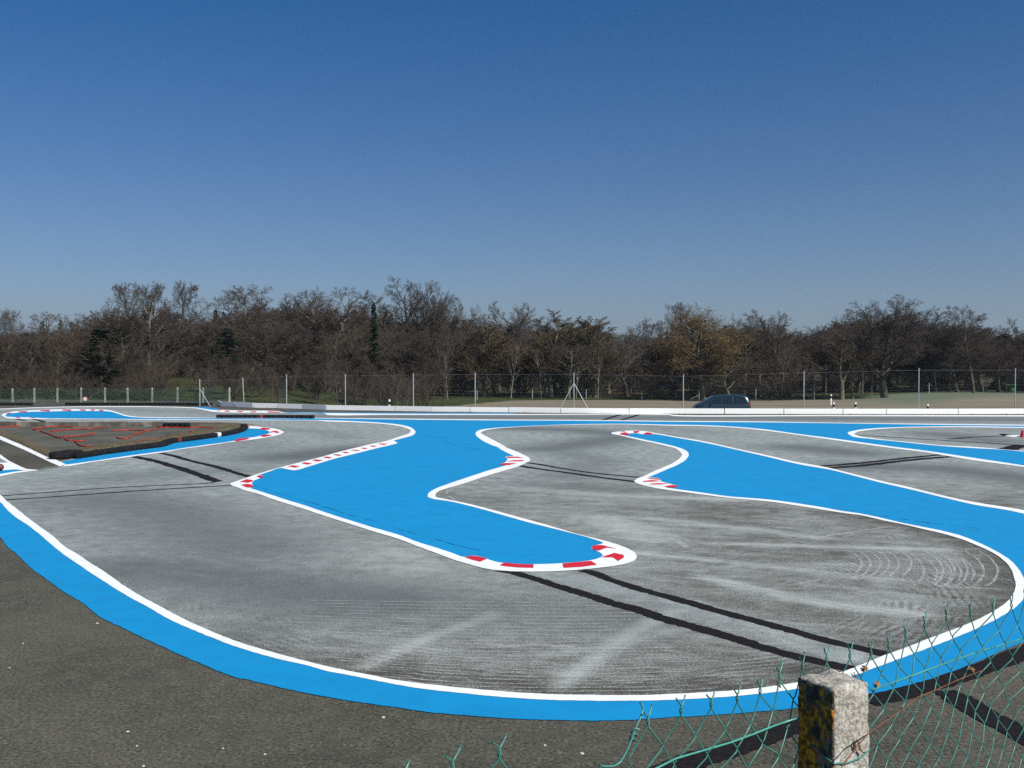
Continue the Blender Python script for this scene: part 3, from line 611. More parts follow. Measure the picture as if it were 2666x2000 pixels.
def blades(name, px_line, w, hmin, hmax, n, mat, z0=0.0):
    c = to_world(spline_px(px_line, 8), 0); rs = random.Random(3); V = []; Fs = []
    L = [0]
    for a, b_ in zip(c[:-1], c[1:]): L.append(L[-1] + (b_ - a).length)
    L = np.array(L); cx_ = np.array([p.x for p in c]); cy_ = np.array([p.y for p in c])
    for k in range(n):
        t = rs.random() * L[-1]; x = float(np.interp(t, L, cx_)) + rs.gauss(0, w / 2.6); y = float(np.interp(t, L, cy_)) + rs.gauss(0, w / 2.6)
        h = rs.uniform(hmin, hmax) * (.6 + .7 * abs(mnoise.noise(Vector((x, y, 0)) * 1.8))); a = rs.random() * 6.28; ww = rs.uniform(.004, .010)
        lx, ly = rs.gauss(0, .35) * h, rs.gauss(0, .35) * h; b0 = len(V)
        V += [(x - ww * math.cos(a), y - ww * math.sin(a), z0), (x + ww * math.cos(a), y + ww * math.sin(a), z0), (x - ww * math.sin(a), y + ww * math.cos(a), z0), (x + lx, y + ly, z0 + h)]
        Fs += [(b0, b0 + 1, b0 + 3), (b0 + 1, b0 + 2, b0 + 3), (b0 + 2, b0, b0 + 3)]
    o = mesh_obj(name, V, Fs, mat); return tag(o, kind='stuff')
FRONT = P('i', (760,715),(1000,672),(1600,575),(2212,500)) + P('j', (300,478),(700,415),(950,368),(1080,345))
LEFTV = P('z', (-250,1030)) + P('i', (0,432),(200,515),(400,598),(600,690),(720,745))
RIGHTV = P('j', (560,318),(750,318),(950,325),(1080,338))
for ln, w, h, lab in ((FRONT, .75, .07, 'low bank of dry grass and moss behind the long tyre row'), (LEFTV, .42, .08, 'low bank of dry brown grass beside the thick white line'), (RIGHTV, 1.6, .06, 'low grassy bank at the narrow end of the infield')):
    o, _ = mound('grass_bank', ln, w, h, M_DRY); tag(o, lab, 'grass bank')
for ln, n, lab in ((FRONT, 5200, 'dry brown grass tufts along the tyre row'), (LEFTV, 3600, 'dry brown grass tufts beside the thick white line'), (RIGHTV, 1500, 'dry grass tufts at the infield end')):
    tag(blades('dry_grass', ln, .35 if ln is LEFTV else .6, .03, .09, n, M_DRY, .03), lab, 'grass')

# ------------------------------------------------------------------ tyres
M_RUB = simple_mat('rubber', (.010, .0105, .012), .85, .2, .5, 10, objvar=.3); M_RUBRED = simple_mat('red_rubber', (.16, .022, .018), .7, .3, .3, 8); M_RUBW = simple_mat('white_rubber', (.62, .64, .64), .7, .3, .2, 8)
def tyre_mesh(name, R, h, mat):
    prof = [(R - .055, .012), (R - .07, h * .35), (R - .07, h * .65), (R - .055, h - .012), (R - .02, h), (R - .004, h * .86), (R, h * .6), (R, h * .4), (R - .004, h * .14), (R - .02, 0)]
    if R > .2: prof = [(R * .55, .015), (R * .58, h * .5), (R * .55, h - .015), (R * .75, h), (R * .94, h * .93), (R, h * .72), (R, h * .28), (R * .94, h * .07), (R * .75, 0)]
    S = 22; vs = []; fs = []; n = len(prof)
    for k in range(S):
        a = 2 * math.pi * k / S
        g_ = 1 - (.012 if k % 2 else 0)
        for r, z in prof: vs.append((r * (g_ if r > R * .97 else 1) * math.cos(a), r * (g_ if r > R * .97 else 1) * math.sin(a), z))
    for k in range(S):
        for q in range(n): fs.append((k * n + q, ((k + 1) % S) * n + q, ((k + 1) % S) * n + (q + 1) % n, k * n + (q + 1) % n))
    me = bpy.data.meshes.new(name); me.from_pydata(vs, [], fs); me.materials.append(mat); me.polygons.foreach_set('use_smooth', [True] * len(fs)); me.update(); return me
TM = tyre_mesh('tyre', .125, .15, M_RUB); TMR = tyre_mesh('red_tyre', .125, .15, M_RUBRED); TMW = tyre_mesh('white_tyre', .127, .15, M_RUBW); TMB = tyre_mesh('car_tyre', .31, .19, M_RUB)
def tyre_row(px_line, label, group, special=None, z=0.0, spacing=.235):
    c = to_world(spline_px(px_line, 6), 0); a = np.array([(p.x, p.y) for p in c]); L = np.concatenate([[0], np.cumsum(np.hypot(*np.diff(a, axis=0).T))])
    n = int(L[-1] / spacing)
    for k in range(n):
        t = k * spacing; x = float(np.interp(t, L, a[:, 0])); y = float(np.interp(t, L, a[:, 1]))
        sp = (special or {}).get(k)
        me_ = TM if not sp else sp[0]
        o = bpy.data.objects.new('tyre', me_); o.location = (x + random.uniform(-.012, .012), y + random.uniform(-.012, .012), z + .013); o.rotation_euler = (random.uniform(-.02, .02), random.uniform(-.02, .02), random.random() * 6); C.objects.link(o)
        tag(o, sp[1] if sp else label, 'tyre', group)
TF = P('i', (1010,758),(1300,712),(1700,655),(2100,600)) + P('j', (200,570),(450,535),(700,500),(900,470),(1050,440),(1140,408),(1172,385),(1150,362))
tyre_row(TF, 'small black kart tyre in the long row edging the dark infield', 'black tyres along the front of the infield',
         {24: (TMR, 'small reddish tyre in the middle of the long infield row'), 34: (TMW, 'small white painted tyre in the long infield row')})
tyre_row(P('j', (835,240),(1500,242),(2110,245)), 'small black kart tyre in the straight row on the blue stripe', 'black tyres in the row on the blue stripe', {9: (TMR, 'small red tyre in the straight row on the blue stripe')}, spacing=.225)
tyre_row(P('i', (860,75),(1500,76),(2212,77)) + P('j', (300,77),(600,79),(830,78)), 'small black kart tyre in the row in front of the left fence', 'black tyres in front of the left fence', spacing=.26)
tyre_row(P('i', (0,78),(250,77),(480,77)), 'small black kart tyre in the short row at the far left', 'black tyres at the far left edge', spacing=.26)
tyre_row(P('j', (160,352),(300,352),(550,355)), 'small black kart tyre in the short row inside the infield', 'black tyres inside the infield', spacing=.23)
o = bpy.data.objects.new('car_tyre', TMB); o.location = on_ground(158, 1195); o.location.z = .014; C.objects.link(o); tag(o, 'larger black car tyre lying flat at the near end of the long tyre row', 'tyre')
o = bpy.data.objects.new('car_tyre', TMB); o.location = on_ground(187, 1191); o.location.z = .014; C.objects.link(o); tag(o, 'second large black car tyre, between the end tyre and the small kart tyres', 'tyre')

# ------------------------------------------------------------------ orange drain hoses of the little dirt circuit
M_HOSE = simple_mat('orange_hose', (.34, .035, .018), .6, .3, .3, 6)
HOSES = [(P('p', (-200,330),(0,322),(250,300),(600,280),(905,264)), 'long straight orange hose at the back left of the infield'),
         (P('p', (870,385),(790,372),(850,347),(1000,335),(1200,310),(1450,300),(1750,312)), 'orange hose with a hooked end near the back boards'),
         (P('p', (1200,420),(1350,408),(1600,385),(1900,362),(2212,350)) + P('q', (300,272),(580,268)), 'straight orange hose in the middle of the infield, left of the gap'),
         (P('p', (970,410),(1050,440),(1250,510),(1330,550),(1480,577)), 'wavy orange hose running down to the loop'),
         (P('p', (1500,560),(1600,545),(1900,530),(2212,490)) + P('q', (200,400),(350,372)), 'orange hose running right from the loop to a pointed end'),
         (P('p', (1560,570),(1590,620),(1650,640),(1780,640),(1830,690),(1900,750),(2000,775),(2212,785)) + P('q', (200,625),(400,632)), 'orange hose bending down towards the front tyre row'),
         (P('q', (690,322),(1000,308),(1290,315)), 'short straight orange hose in the right half of the infield'),
         (P('q', (770,430),(800,465),(900,475),(1000,465),(1060,430),(1080,395),(1200,375),(1280,338),(1450,310),(1640,265),(1900,257),(2212,262)) + P('j', (560,368),(760,372)), 'long orange hose with a round bowl-shaped bend'),
         (P('q', (1520,220),(1640,262)), 'short stub of orange hose by the back boards'),
         (P('q', (1100,528),(1400,492),(1700,462),(1900,435),(2100,388),(2212,362)) + P('j', (420,462),(480,440),(497,422),(470,412)), 'orange hose along the front bank ending in a hook'),
         (P('p', (1760,650),(1900,655),(2050,650)), 'short faded orange hose right of the loop')]
for px, lab in HOSES:
    mb = MB(); pts = to_world(spline_px(px, 4), 0); pts = [Vector((p.x, p.y, .035)) for p in pts]
    rr_ = [.025 + .002 * math.sin(k * 1.7) for k in range(len(pts))]
    mb.tube(pts, rr_, 7); o = mb.build('orange_hose', M_HOSE, None, True); tag(o, lab, 'hose')

# ------------------------------------------------------------------ white board barrier
M_BOARD = None
def board_mat():
    m, n, l, b = mat_new('white_board', .75, .25); g = G(m.node_tree); co = g.coord()
    z = g.n.new('ShaderNodeSeparateXYZ'); l.new(co, z.inputs[0]); zz = z.outputs[2]
    c = g.mix(g.math('MULTIPLY', g.rand(), .5), (.87, .87, .86), (.82, .82, .81))
    st = g.noise(g.map(co, (2.5, 2.5, .6)), 3, 4, .7)
    low = g.step(g.math('ADD', zz, g.math('MULTIPLY', g.noise(co, 2.6, 4, .75), .34)), .185, .125)
    c = g.mix(g.math('MULTIPLY', low, .75), c, (.16, .12, .10))
    c = g.mix(g.math('MULTIPLY', g.step(st, .62, .8), .3), c, (.4, .38, .34))
    l.new(c, b.inputs['Base Color']); return m
M_BOARD = board_mat(); M_STEEL = simple_mat('galvanised_steel', (.42, .45, .47), .45, .5, .15, 5, metallic=.3)
M_DARK = simple_mat('dark_gap', (.02, .018, .016), .9, .1)
bar = empty('board_barrier', (0, 50, 0)); tag(bar, 'long low white board barrier along the far side of the track', 'barrier')
BP = P('j', (822,78),(862,92),(1045,101),(1275,111),(1580,117),(1910,126)) + P('b', (0,94),(440,101),(672,105),(920,108),(1165,110),(1500,114),(1935,118)) + P('c', (330,190),(700,191),(1075,192),(1345,192),(1800,192),(2212,191)) + P('z', (2800,1080),(2960,1080),(3120,1080))
for k, (a, b_) in enumerate(zip(BP[:-1], BP[1:])):
    p1 = on_ground(*a); p2 = on_ground(*b_); d = (p2 - p1); L = d.length; ang = math.atan2(d.y, d.x)
    hh = .285 + random.uniform(-.008, .012) if k else .30
    mb = MB(); cc = (p1 + p2) / 2; off = random.uniform(-.012, .012)
    gap = .016 if k % 2 else .06
    mb.box((cc.x - math.sin(ang) * off, cc.y + math.cos(ang) * off, hh / 2 + .01), (L - gap, .045, hh - .02), ang)
    o = mb.build('board', M_BOARD); o.parent = bar; o.matrix_parent_inverse = Matrix.Translation(-bar.location)
    # wooden pegs behind the boards
    for t in (.15, .5, .85):
        pp = p1.lerp(p2, t); mb = MB(); mb.box((pp.x - math.sin(ang) * .07, pp.y + math.cos(ang) * .07, .13), (.05, .05, .26), ang)
        o = mb.build('peg', M_EDGE); o.parent = bar; o.matrix_parent_inverse = Matrix.Translation(-bar.location)
# dead leaves and dirt blown against the foot of the boards
V = []; Fs = []
for k in range(700):
    seg_ = random.choice(list(zip(BP[1:-1], BP[2:]))); t = random.random(); a, b_ = seg_; px = a[0] + (b_[0] - a[0]) * t
    if mnoise.noise(Vector((px * .012, 0, 0))) < .12: continue
    p = on_ground(px, a[1] + (b_[1] - a[1]) * t); x, y = p.x, p.y - .04 - random.random() * .12; s = random.uniform(.02, .05); b0 = len(V); an = random.random() * 6
    V += [(x + s * math.cos(an), y + s * math.sin(an), .01), (x + s * math.cos(an + 2), y + s * math.sin(an + 2), .015), (x + s * math.cos(an + 4), y + s * math.sin(an + 4), .012), (x, y, .012 + s * .8)]
    Fs += [(b0, b0 + 1, b0 + 3), (b0 + 1, b0 + 2, b0 + 3), (b0 + 2, b0, b0 + 3)]
o = mesh_obj('dead_leaves', V, Fs, simple_mat('dead_leaf', (.10, .06, .035), .9, .1, .4, 3)); tag(o, 'brown dead leaves blown against the foot of the white boards', 'dead leaves', kind='stuff')

# ------------------------------------------------------------------ steel post fence behind the barrier
def by(px_x, extra=2.3):
    """point on the fence line behind the barrier that shows at this picture column"""
    bx = [p[0] for p in BP[1:]]; byy = [p[1] for p in BP[1:]]
    d = on_ground(px_x, float(np.interp(px_x, bx, byy))).y + extra
    return Vector(((px_x - 1333) / F_PX * d / math.cos(PITCH) * (1.0), d, 0))
fence = empty('wire_fence', (0, 56, 0)); tag(fence, 'tall thin wire fence on steel posts right behind the white boards', 'fence')
M_WIRE = simple_mat('fence_wire', (.20, .22, .22), .5, .4)
def child(mb, name, mat, root, smooth=False, label=None):
    o = mb.build(name, mat, None, smooth); o.parent = root; o.matrix_parent_inverse = Matrix.Translation(-Vector(root.location))
    if label: o['label'] = label
    return o
POSTS = [(520, 988, 0, 1), (632, 984, -.14, 0), (746, 976, 0, 0), (899, 975, 0, 0), (1076, 973, 0, 0), (1237, 971, 0, 0), (1494, 971, 0, 2), (1779, 976, 0, 0), (2093, 967, 0, 0), (2392, 960, 0, 0), (2643, 960, 0, 0), (2900, 958, 0, 0)]
tops = []
for px, ty, lean, br in POSTS:
    p = by(px, 2.3 if px > 540 else .5); t = at_depth(px, ty, p.y); zg = float(terrain_z(p.x, p.y)); tops.append((p.x + lean * 0, p.y, t.z, zg))
    mb = MB(); mb.tube([(p.x - lean * .6, p.y, zg - .2), (p.x, p.y, t.z)], .027, 8); mb.box((p.x, p.y, t.z + .006), (.075, .075, .02)); child(mb, 'post', M_STEEL, fence)
    for s in ((1,) if br == 1 else (-1, 1) if br == 2 else ()):
        mb = MB(); mb.tube([(p.x, p.y, t.z - .55), (p.x + s * (.85 if br == 2 else .68), p.y - .15, zg)], .022, 7); child(mb, 'brace', M_STEEL, fence)
def mesh_veil(name, A, B, z0, z1, pitch, r, mat, root):
    """two families of slanting wires between ground points A and B"""
    A = Vector(A); B = Vector(B); L = (B - A).length; d = (B - A).normalized(); h = z1 - z0; n = int(L / pitch); Vv = []; Ff = []
    nn = Vector((-d.y, d.x, 0))
    for k in range(-int(h / pitch), n + 1):
        for s in (0, 1):
            x0, x1_ = k * pitch, k * pitch + h; za, zb = (z0, z1) if s == 0 else (z1, z0)
            ca, cb = max(x0, 0), min(x1_, L)
            if cb <= ca: continue
            fa = (ca - x0) / h; fb = (cb - x0) / h
            pa = A + d * ca; pb = A + d * cb; pa.z = za + (zb - za) * fa; pb.z = za + (zb - za) * fb; b0 = len(Vv)
            for q in (pa, pb):
                Vv += [tuple(q + nn * r), tuple(q + d * r * .87 - nn * r * .5), tuple(q - d * r * .87 - nn * r * .5)]
            Ff += [(b0, b0 + 1, b0 + 4, b0 + 3), (b0 + 1, b0 + 2, b0 + 5, b0 + 4), (b0 + 2, b0, b0 + 3, b0 + 5)]
    me_ = np_mesh(name, np.array(Vv), np.array(Ff), mat); o = link(bpy.data.objects.new(name, me_)); o.parent = root; o.matrix_parent_inverse = Matrix.Translation(-Vector(root.location)); return o
for a, b_ in zip(tops[:-1], tops[1:]):
    za = min(a[3], b_[3])
    v = mesh_veil('wire_mesh', (a[0], a[1], 0), (b_[0], b_[1], 0), max(za, -.6), min(a[2], b_[2]) - .06, .12, .0009, M_WIRE, fence)
    mb = MB(); mb.tube([(a[0], a[1], a[2] - .08), (b_[0], b_[1], b_[2] - .08)], .0022, 4); child(mb, 'line_wire', M_STEEL, fence)

# ------------------------------------------------------------------ concrete post fence on the left
M_CONC = simple_mat('post_concrete', (.36, .37, .33), .9, .2, .25, 6, objvar=.35)
cf = empty('concrete_post_fence', (-24, 64, 0)); tag(cf, 'green mesh fence on short concrete posts at the far left', 'fence')
M_PVC_FAR = simple_mat('green_mesh_wire', (.05, .12, .09), .5, .4)
CP = [(-160, 1011), (-95, 1011), (-30, 1012), (32, 1012), (89, 1011), (149, 1011), (211, 1010), (273, 1010), (332, 1010), (396, 1010), (462, 1009), (529, 1010), (597, 1009)]
cpts = []
for px, ty in CP:
    d = 64.5 - max(0, px - 396) * .006; p = Vector(((px - 1333) / F_PX * d, d, 0)); t = at_depth(px, ty, d); zg = float(terrain_z(p.x, p.y)) - .25; cpts.append((p.x, p.y, t.z, zg))
    w = .12
    mb = MB(); mb.box((p.x, p.y, (t.z + zg) / 2), (w, .11, t.z - zg), .3, taper=.85); child(mb, 'post', M_CONC, cf)
for a, b_ in zip(cpts[:-1], cpts[1:]):
    mesh_veil('wire_mesh', (a[0], a[1] - .07, 0), (b_[0], b_[1] - .07, 0), -.05, a[2] - .02, .055, .0036, M_PVC_FAR, cf)

# ------------------------------------------------------------------ small post fence on the far side of the field
ff = empty('field_fence', (0, 119, -2)); tag(ff, 'low fence of thin posts along the foot of the trees', 'fence')
FP = [(848, 1022), (972, 1021), (1105, 1020), (1242, 1020), (1386, 1019), (1526, 1017), (1671, 1015), (1820, 1015), (1968, 1013), (2120, 1000), (2270, 1003), (2419, 998), (2560, 990), (2700, 985)]
fpp = []
for px, ty in FP:
    d = float(np.interp(px, [848, 1400, 2270, 2700], [112, 118, 120, 140])); t = at_depth(px, ty, d); zg = float(terrain_z(t.x, d)); fpp.append((t.x, d, zg, t.z))
    mb = MB(); mb.tube([(t.x, d, zg - .2), (t.x, d, max(t.z, zg + 1.1))], .045, 6); child(mb, 'post', M_STEEL, ff)
    if px == 1820:
        for s in (-1, 1): mb = MB(); mb.tube([(t.x, d, t.z - .6), (t.x + s * 1.1, d, zg)], .03, 6); child(mb, 'brace', M_STEEL, ff)
for a, b_ in zip(fpp[:-1], fpp[1:]):
    for hz in (.35, .75, 1.1):
        mb = MB(); mb.tube([(a[0], a[1], a[2] + hz), (b_[0], b_[1], b_[2] + hz)], .004, 3); child(mb, 'line_wire', M_WIRE, ff)

# ------------------------------------------------------------------ delineator posts
M_WPLAST = simple_mat('white_plastic', (.8, .8, .8), .5, .3, .05, 4); M_BPLAST = simple_mat('black_plastic', (.012, .012, .012), .5, .3)
for px, ty, d, lab, lean in ((1012, 1040, 77.5, 'white roadside marker post, alone left of the middle', .03), (2172, 1047, 77.5, 'white roadside marker post with black band, left of the right-hand pair', -.05), (2227, 1047, 77.3, 'white roadside marker post with black band, right one of the pair', 0.0), (2163, 1027, 105, 'white roadside marker post on the far side of the road, behind the pair', .02), (2418, 1052, 78, 'short white marker post between the trees and the right fence posts', -.08)):
    t = at_depth(px, ty, d); zg = float(terrain_z(t.x, d)); H = max(t.z - zg, .9); r = empty('marker_post', (t.x, d, t.z - H)); tag(r, lab, 'marker post', 'roadside marker posts')
    r.rotation_euler = (0, lean, 0)
    for z0, z1, m_, nm in ((0, H - .42, M_WPLAST, 'stem'), (H - .42, H - .17, M_BPLAST, 'black_band'), (H - .17, H, M_WPLAST, 'cap')):
        mb = MB(); w = .13
        pr = [(-.5, -.25), (-.25, -.5), (.25, -.5), (.5, -.25), (.35, .4), (-.35, .4)]
        tp = (z1 - .05) if nm == 'cap' else z1
        vs = [(x * w * 1.25, y * w, z0) for x, y in pr] + [(x * w * 1.25, y * w, tp + (.05 if (nm == 'cap' and y < 0) else 0)) for x, y in pr]
        mb.add(vs, [(5, 4, 3, 2, 1, 0), (6, 7, 8, 9, 10, 11)] + [(k, (k + 1) % 6, 6 + (k + 1) % 6, 6 + k) for k in range(6)]); mb.build(nm, m_, r)

# ------------------------------------------------------------------ round road sign behind the left fence
t = at_depth(222, 1039, 67); zg = float(terrain_z(t.x, 67)); sg = empty('road_sign', (t.x, 67, zg)); tag(sg, 'round road sign with red ring and white centre behind the mesh fence', 'road sign')
def disc(r0, r1, y, th, zc, n=28):
    mb = MB(); vs = []
    for yy in (y, y + th):
        for r in (r0, r1):
            for k in range(n): a = 2 * math.pi * k / n; vs.append((r * math.cos(a), yy, zc + r * math.sin(a)))
    fs = []
    for k in range(n):
        k2 = (k + 1) % n
        fs += [(k, k2, n + k2, n + k), (2 * n + k2, 2 * n + k, 3 * n + k, 3 * n + k2), (n + k, n + k2, 3 * n + k2, 3 * n + k)]
    mb.add(vs, fs); return mb
zc = t.z - zg
mb = MB(); mb.tube([(0, .03, -.2), (0, .03, zc + .15)], .02, 8); mb.build('pole', M_STEEL, sg)
disc(.125, .18, -.012, .02, zc).build('red_ring', M_RED, sg); disc(.0, .13, -.006, .014, zc).build('white_face', M_WPLAST, sg)
# ------------------------------------------------------------------ cone on the right island and ball at the left edge
cp = on_ground(2663, 1139); cn = empty('traffic_cone', (cp.x, cp.y, .02)); tag(cn, 'red traffic cone on the white line at the right edge', 'traffic cone')
M_CONE = simple_mat('cone_plastic', (.55, .03, .035), .5, .4, .1, 4)
mb = MB(); n = 20; prof = [(.105, 0), (.10, .02), (.045, .22), (.042, .235), (.034, .235), (.034, .2)]
vs = [(r * math.cos(2 * math.pi * k / n), r * math.sin(2 * math.pi * k / n), z) for r, z in prof for k in range(n)]
mb.add(vs, [(q * n + k, q * n + (k + 1) % n, (q + 1) * n + (k + 1) % n, (q + 1) * n + k) for q in range(len(prof) - 1) for k in range(n)]); mb.build('cone_body', M_CONE, cn, True)
mb = MB(); mb.box((0, 0, .008), (.26, .26, .02), .3); mb.build('base', M_CONE, cn)
bp_ = on_ground(1, 1227); mb = MB(); n, mrows = 20, 10; R = .085
vs = [(R * math.sin(math.pi * j / mrows) * math.cos(2 * math.pi * k / n), R * math.sin(math.pi * j / mrows) * math.sin(2 * math.pi * k / n), R * math.cos(math.pi * j / mrows)) for j in range(mrows + 1) for k in range(n)]
mb.add(vs, [(j * n + k, (j + 1) * n + k, (j + 1) * n + (k + 1) % n, j * n + (k + 1) % n) for j in range(mrows) for k in range(n)])
o = mb.build('ball', simple_mat('dark_red_ball', (.10, .018, .015), .5, .5, .3, 9), None, True); o.location = (bp_.x, bp_.y, R + .015); tag(o, 'dark red ball lying on the white paint at the left edge', 'ball')

# ------------------------------------------------------------------ the dark blue car on the road
def build_car():
    L, W, H = 4.55, 1.80, 1.72
    d = 82.0; t0 = at_depth(1807, 1030, d); t1 = at_depth(1949, 1030, d); top = at_depth(1900, 1027.5, d).z
    zg = top - H; cx_ = (t0.x + t1.x) / 2; L = (t1.x - t0.x)
    car = empty('minivan', (cx_, d, zg)); tag(car, 'dark blue minivan driving left on the road behind the white boards', 'minivan')
    M_PAINT, nn, ll, bs = mat_new('car_paint', .28, .5, .35); bs.inputs['Base Color'].default_value = (.016, .036, .050, 1); bs.inputs['Coat Weight'].default_value = .6
    M_GLASS, nn, ll, bs = mat_new('car_glass', .06, .6); bs.inputs['Base Color'].default_value = (.008, .014, .022, 1)
    M_TRIM = simple_mat('car_trim', (.015, .015, .016), .6, .3); M_TAIL = simple_mat('tail_lamp', (.30, .01, .012), .3, .5); M_SEAT = simple_mat('grey_seat', (.14, .18, .17), .8, .2); M_RIM = simple_mat('wheel_rim', (.4, .41, .42), .35, .5, metallic=.6)
    # stations along x (front at -L/2): x, z bottom, z belt, z top, half width at belt, half width at top
    st = [(-.5, .35, .60, .74, .55, .50), (-.478, .24, .72, .88, .78, .66), (-.40, .20, .82, 1.02, .88, .74), (-.335, .20, .88, 1.13, .90, .72), (-.285, .20, .92, 1.25, .90, .69), (-.20, .20, .95, 1.50, .90, .66), (-.135, .20, .97, 1.64, .90, .64),
          (-.06, .20, .98, 1.70, .90, .63), (.08, .20, .99, 1.72, .90, .63), (.25, .20, 1.0, 1.72, .90, .63), (.38, .20, 1.01, 1.71, .89, .62), (.435, .22, 1.02, 1.67, .88, .62), (.472, .26, 1.02, 1.45, .86, .66), (.495, .34, 1.0, 1.12, .83, .70), (.50, .42, .80, .86, .80, .70)]
    vs = []; rows = []
    for x, zb, zm, zt, wm, wt in st:
        pts = [(-wm * .92, zb), (-wm, zb + .18), (-wm, (zb + zm) / 2 + .05), (-wm * .985, zm), (-wt - .04, zt - .09), (-wt + .05, zt - .015), (-wt * .5, zt + .012), (0, zt + .02)]
        ring = pts + [(-y, z) for y, z in pts[-2::-1]]
        rows.append(len(ring)); vs += [(x * L, y, z) for y, z in ring]
    n = rows[0]; fs = []
    for k in range(len(st) - 1):
        for q in range(n - 1): fs.append((k * n + q, k * n + q + 1, (k + 1) * n + q + 1, (k + 1) * n + q))
        fs.append((k * n + n - 1, k * n, (k + 1) * n, (k + 1) * n + n - 1))
    fs += [tuple(range(n)), tuple((len(st) - 1) * n + q for q in reversed(range(n)))]
    o = mesh_obj('body', vs, fs, M_PAINT, car, True)
    o.modifiers.new('s', 'SUBSURF').render_levels = 1
    bv = o.modifiers[0]; bv.levels = 1
    # side glass panels, both sides, set 6 mm proud of the body
    def panel(name, quad, side, mat, out=.012):
        def surf(x, z):
            xs_ = [s[0] for s in st]; wm = np.interp(x, xs_, [s[4] for s in st]); wt = np.interp(x, xs_, [s[5] for s in st]); zm = np.interp(x, xs_, [s[2] for s in st]); zt = np.interp(x, xs_, [s[3] for s in st])
            t = min(max((z - zm) / max(zt - .09 - zm, .05), 0), 1); return wm * .985 + (wt + .04 - wm * .985) * t
        vs_ = [(x * L, side * (surf(x, z) + out), z) for x, z in quad] + [(x * L, side * (surf(x, z) - .03), z) for x, z in quad]
        n_ = len(quad); f = [tuple(range(n_)), tuple(reversed(range(n_, 2 * n_)))] + [(k, (k + 1) % n_, n_ + (k + 1) % n_, n_ + k) for k in range(n_)]
        return mesh_obj(name, vs_, f, mat, car)
    for side in (-1, 1):
        panel('window', [(-.275, 1.0), (-.20, 1.30), (-.12, 1.52), (-.035, 1.60), (-.035, 1.03), (-.15, 1.01)], side, M_GLASS)
        panel('window', [(-.015, 1.01), (-.015, 1.59), (.165, 1.62), (.165, 1.02)], side, M_GLASS)
        panel('window', [(.187, 1.02), (.187, 1.62), (.34, 1.60), (.405, 1.50), (.43, 1.05)], side, M_GLASS)
        for x in (-.10, .10, .27):
            mb = MB(); mb.box((x * L, side * .62, 1.08), (.34, .03, .16), taper=.7); mb.build('seat_back', M_SEAT, car)
        for x in (-.325, .30):
            wr = mesh_obj('wheel', [], [], M_TRIM, car); mb = MB(); n_ = 24; R = .325; prof = [(R - .12, 0), (R - .02, 0), (R, .03), (R, .17), (R - .02, .2), (R - .12, .2)]
            vv = [(x * L + r * math.cos(2 * math.pi * k / n_), side * (.92 - y), .325 + r * math.sin(2 * math.pi * k / n_)) for r, y in prof for k in range(n_)]
            ff_ = [(q * n_ + k, q * n_ + (k + 1) % n_, ((q + 1) % 6) * n_ + (k + 1) % n_, ((q + 1) % 6) * n_ + k) for q in range(6) for k in range(n_)]
            mb.add(vv, ff_); mb.build('tyre', M_TRIM, wr)
            mb = MB(); vv = [(x * L + r * math.cos(2 * math.pi * k / n_), side * y, .325 + r * math.sin(2 * math.pi * k / n_)) for r, y in ((.21, .90), (.05, .88)) for k in range(n_)]
            mb.add(vv, [(k, (k + 1) % n_, n_ + (k + 1) % n_, n_ + k) for k in range(n_)] + [tuple(n_ + k for k in range(n_))]); mb.build('rim', M_RIM, wr)
        mb = MB(); mb.box((-.225 * L, side * 1.0, 1.02), (.12, .18, .13), taper=.8); mb.build('mirror', M_PAINT, car)
        mb = MB(); mb.box((.478 * L, side * .80, .98), (.14, .14, .30), taper=.8); mb.build('tail_lamp', M_TAIL, car)
        mb = MB(); mb.box((-.475 * L, side * .62, .64), (.12, .34, .13), taper=.8); mb.build('headlight', M_GLASS, car)
    mb = MB(); mb.add([(-.315 * L, -.62, 1.20), (-.315 * L, .62, 1.20), (-.15 * L, .54, 1.655), (-.15 * L, -.54, 1.655), (-.29 * L, -.6, 1.14), (-.29 * L, .6, 1.14), (-.12 * L, .52, 1.56), (-.12 * L, -.52, 1.56)], [(0, 3, 2, 1), (4, 5, 6, 7), (0, 1, 5, 4), (1, 2, 6, 5), (2, 3, 7, 6), (3, 0, 4, 7)]); mb.build('windscreen', M_GLASS, car)
    mb = MB(); mb.add([(.484 * L, -.6, 1.05), (.484 * L, .6, 1.05), (.445 * L, .54, 1.58), (.445 * L, -.54, 1.58), (.465 * L, -.6, 1.05), (.465 * L, .6, 1.05), (.43 * L, .54, 1.56), (.43 * L, -.54, 1.56)], [(0, 1, 2, 3), (7, 6, 5, 4), (0, 4, 5, 1), (1, 5, 6, 2), (2, 6, 7, 3), (3, 7, 4, 0)]); mb.build('rear_window', M_GLASS, car)
    for z in (.32,):
        mb = MB(); mb.box((.49 * L, 0, .42), (.14, 1.62, .22)); mb.build('bumper', M_TRIM, car); mb = MB(); mb.box((-.485 * L, 0, .36), (.16, 1.45, .22)); mb.build('bumper', M_TRIM, car)
    return car
build_car()

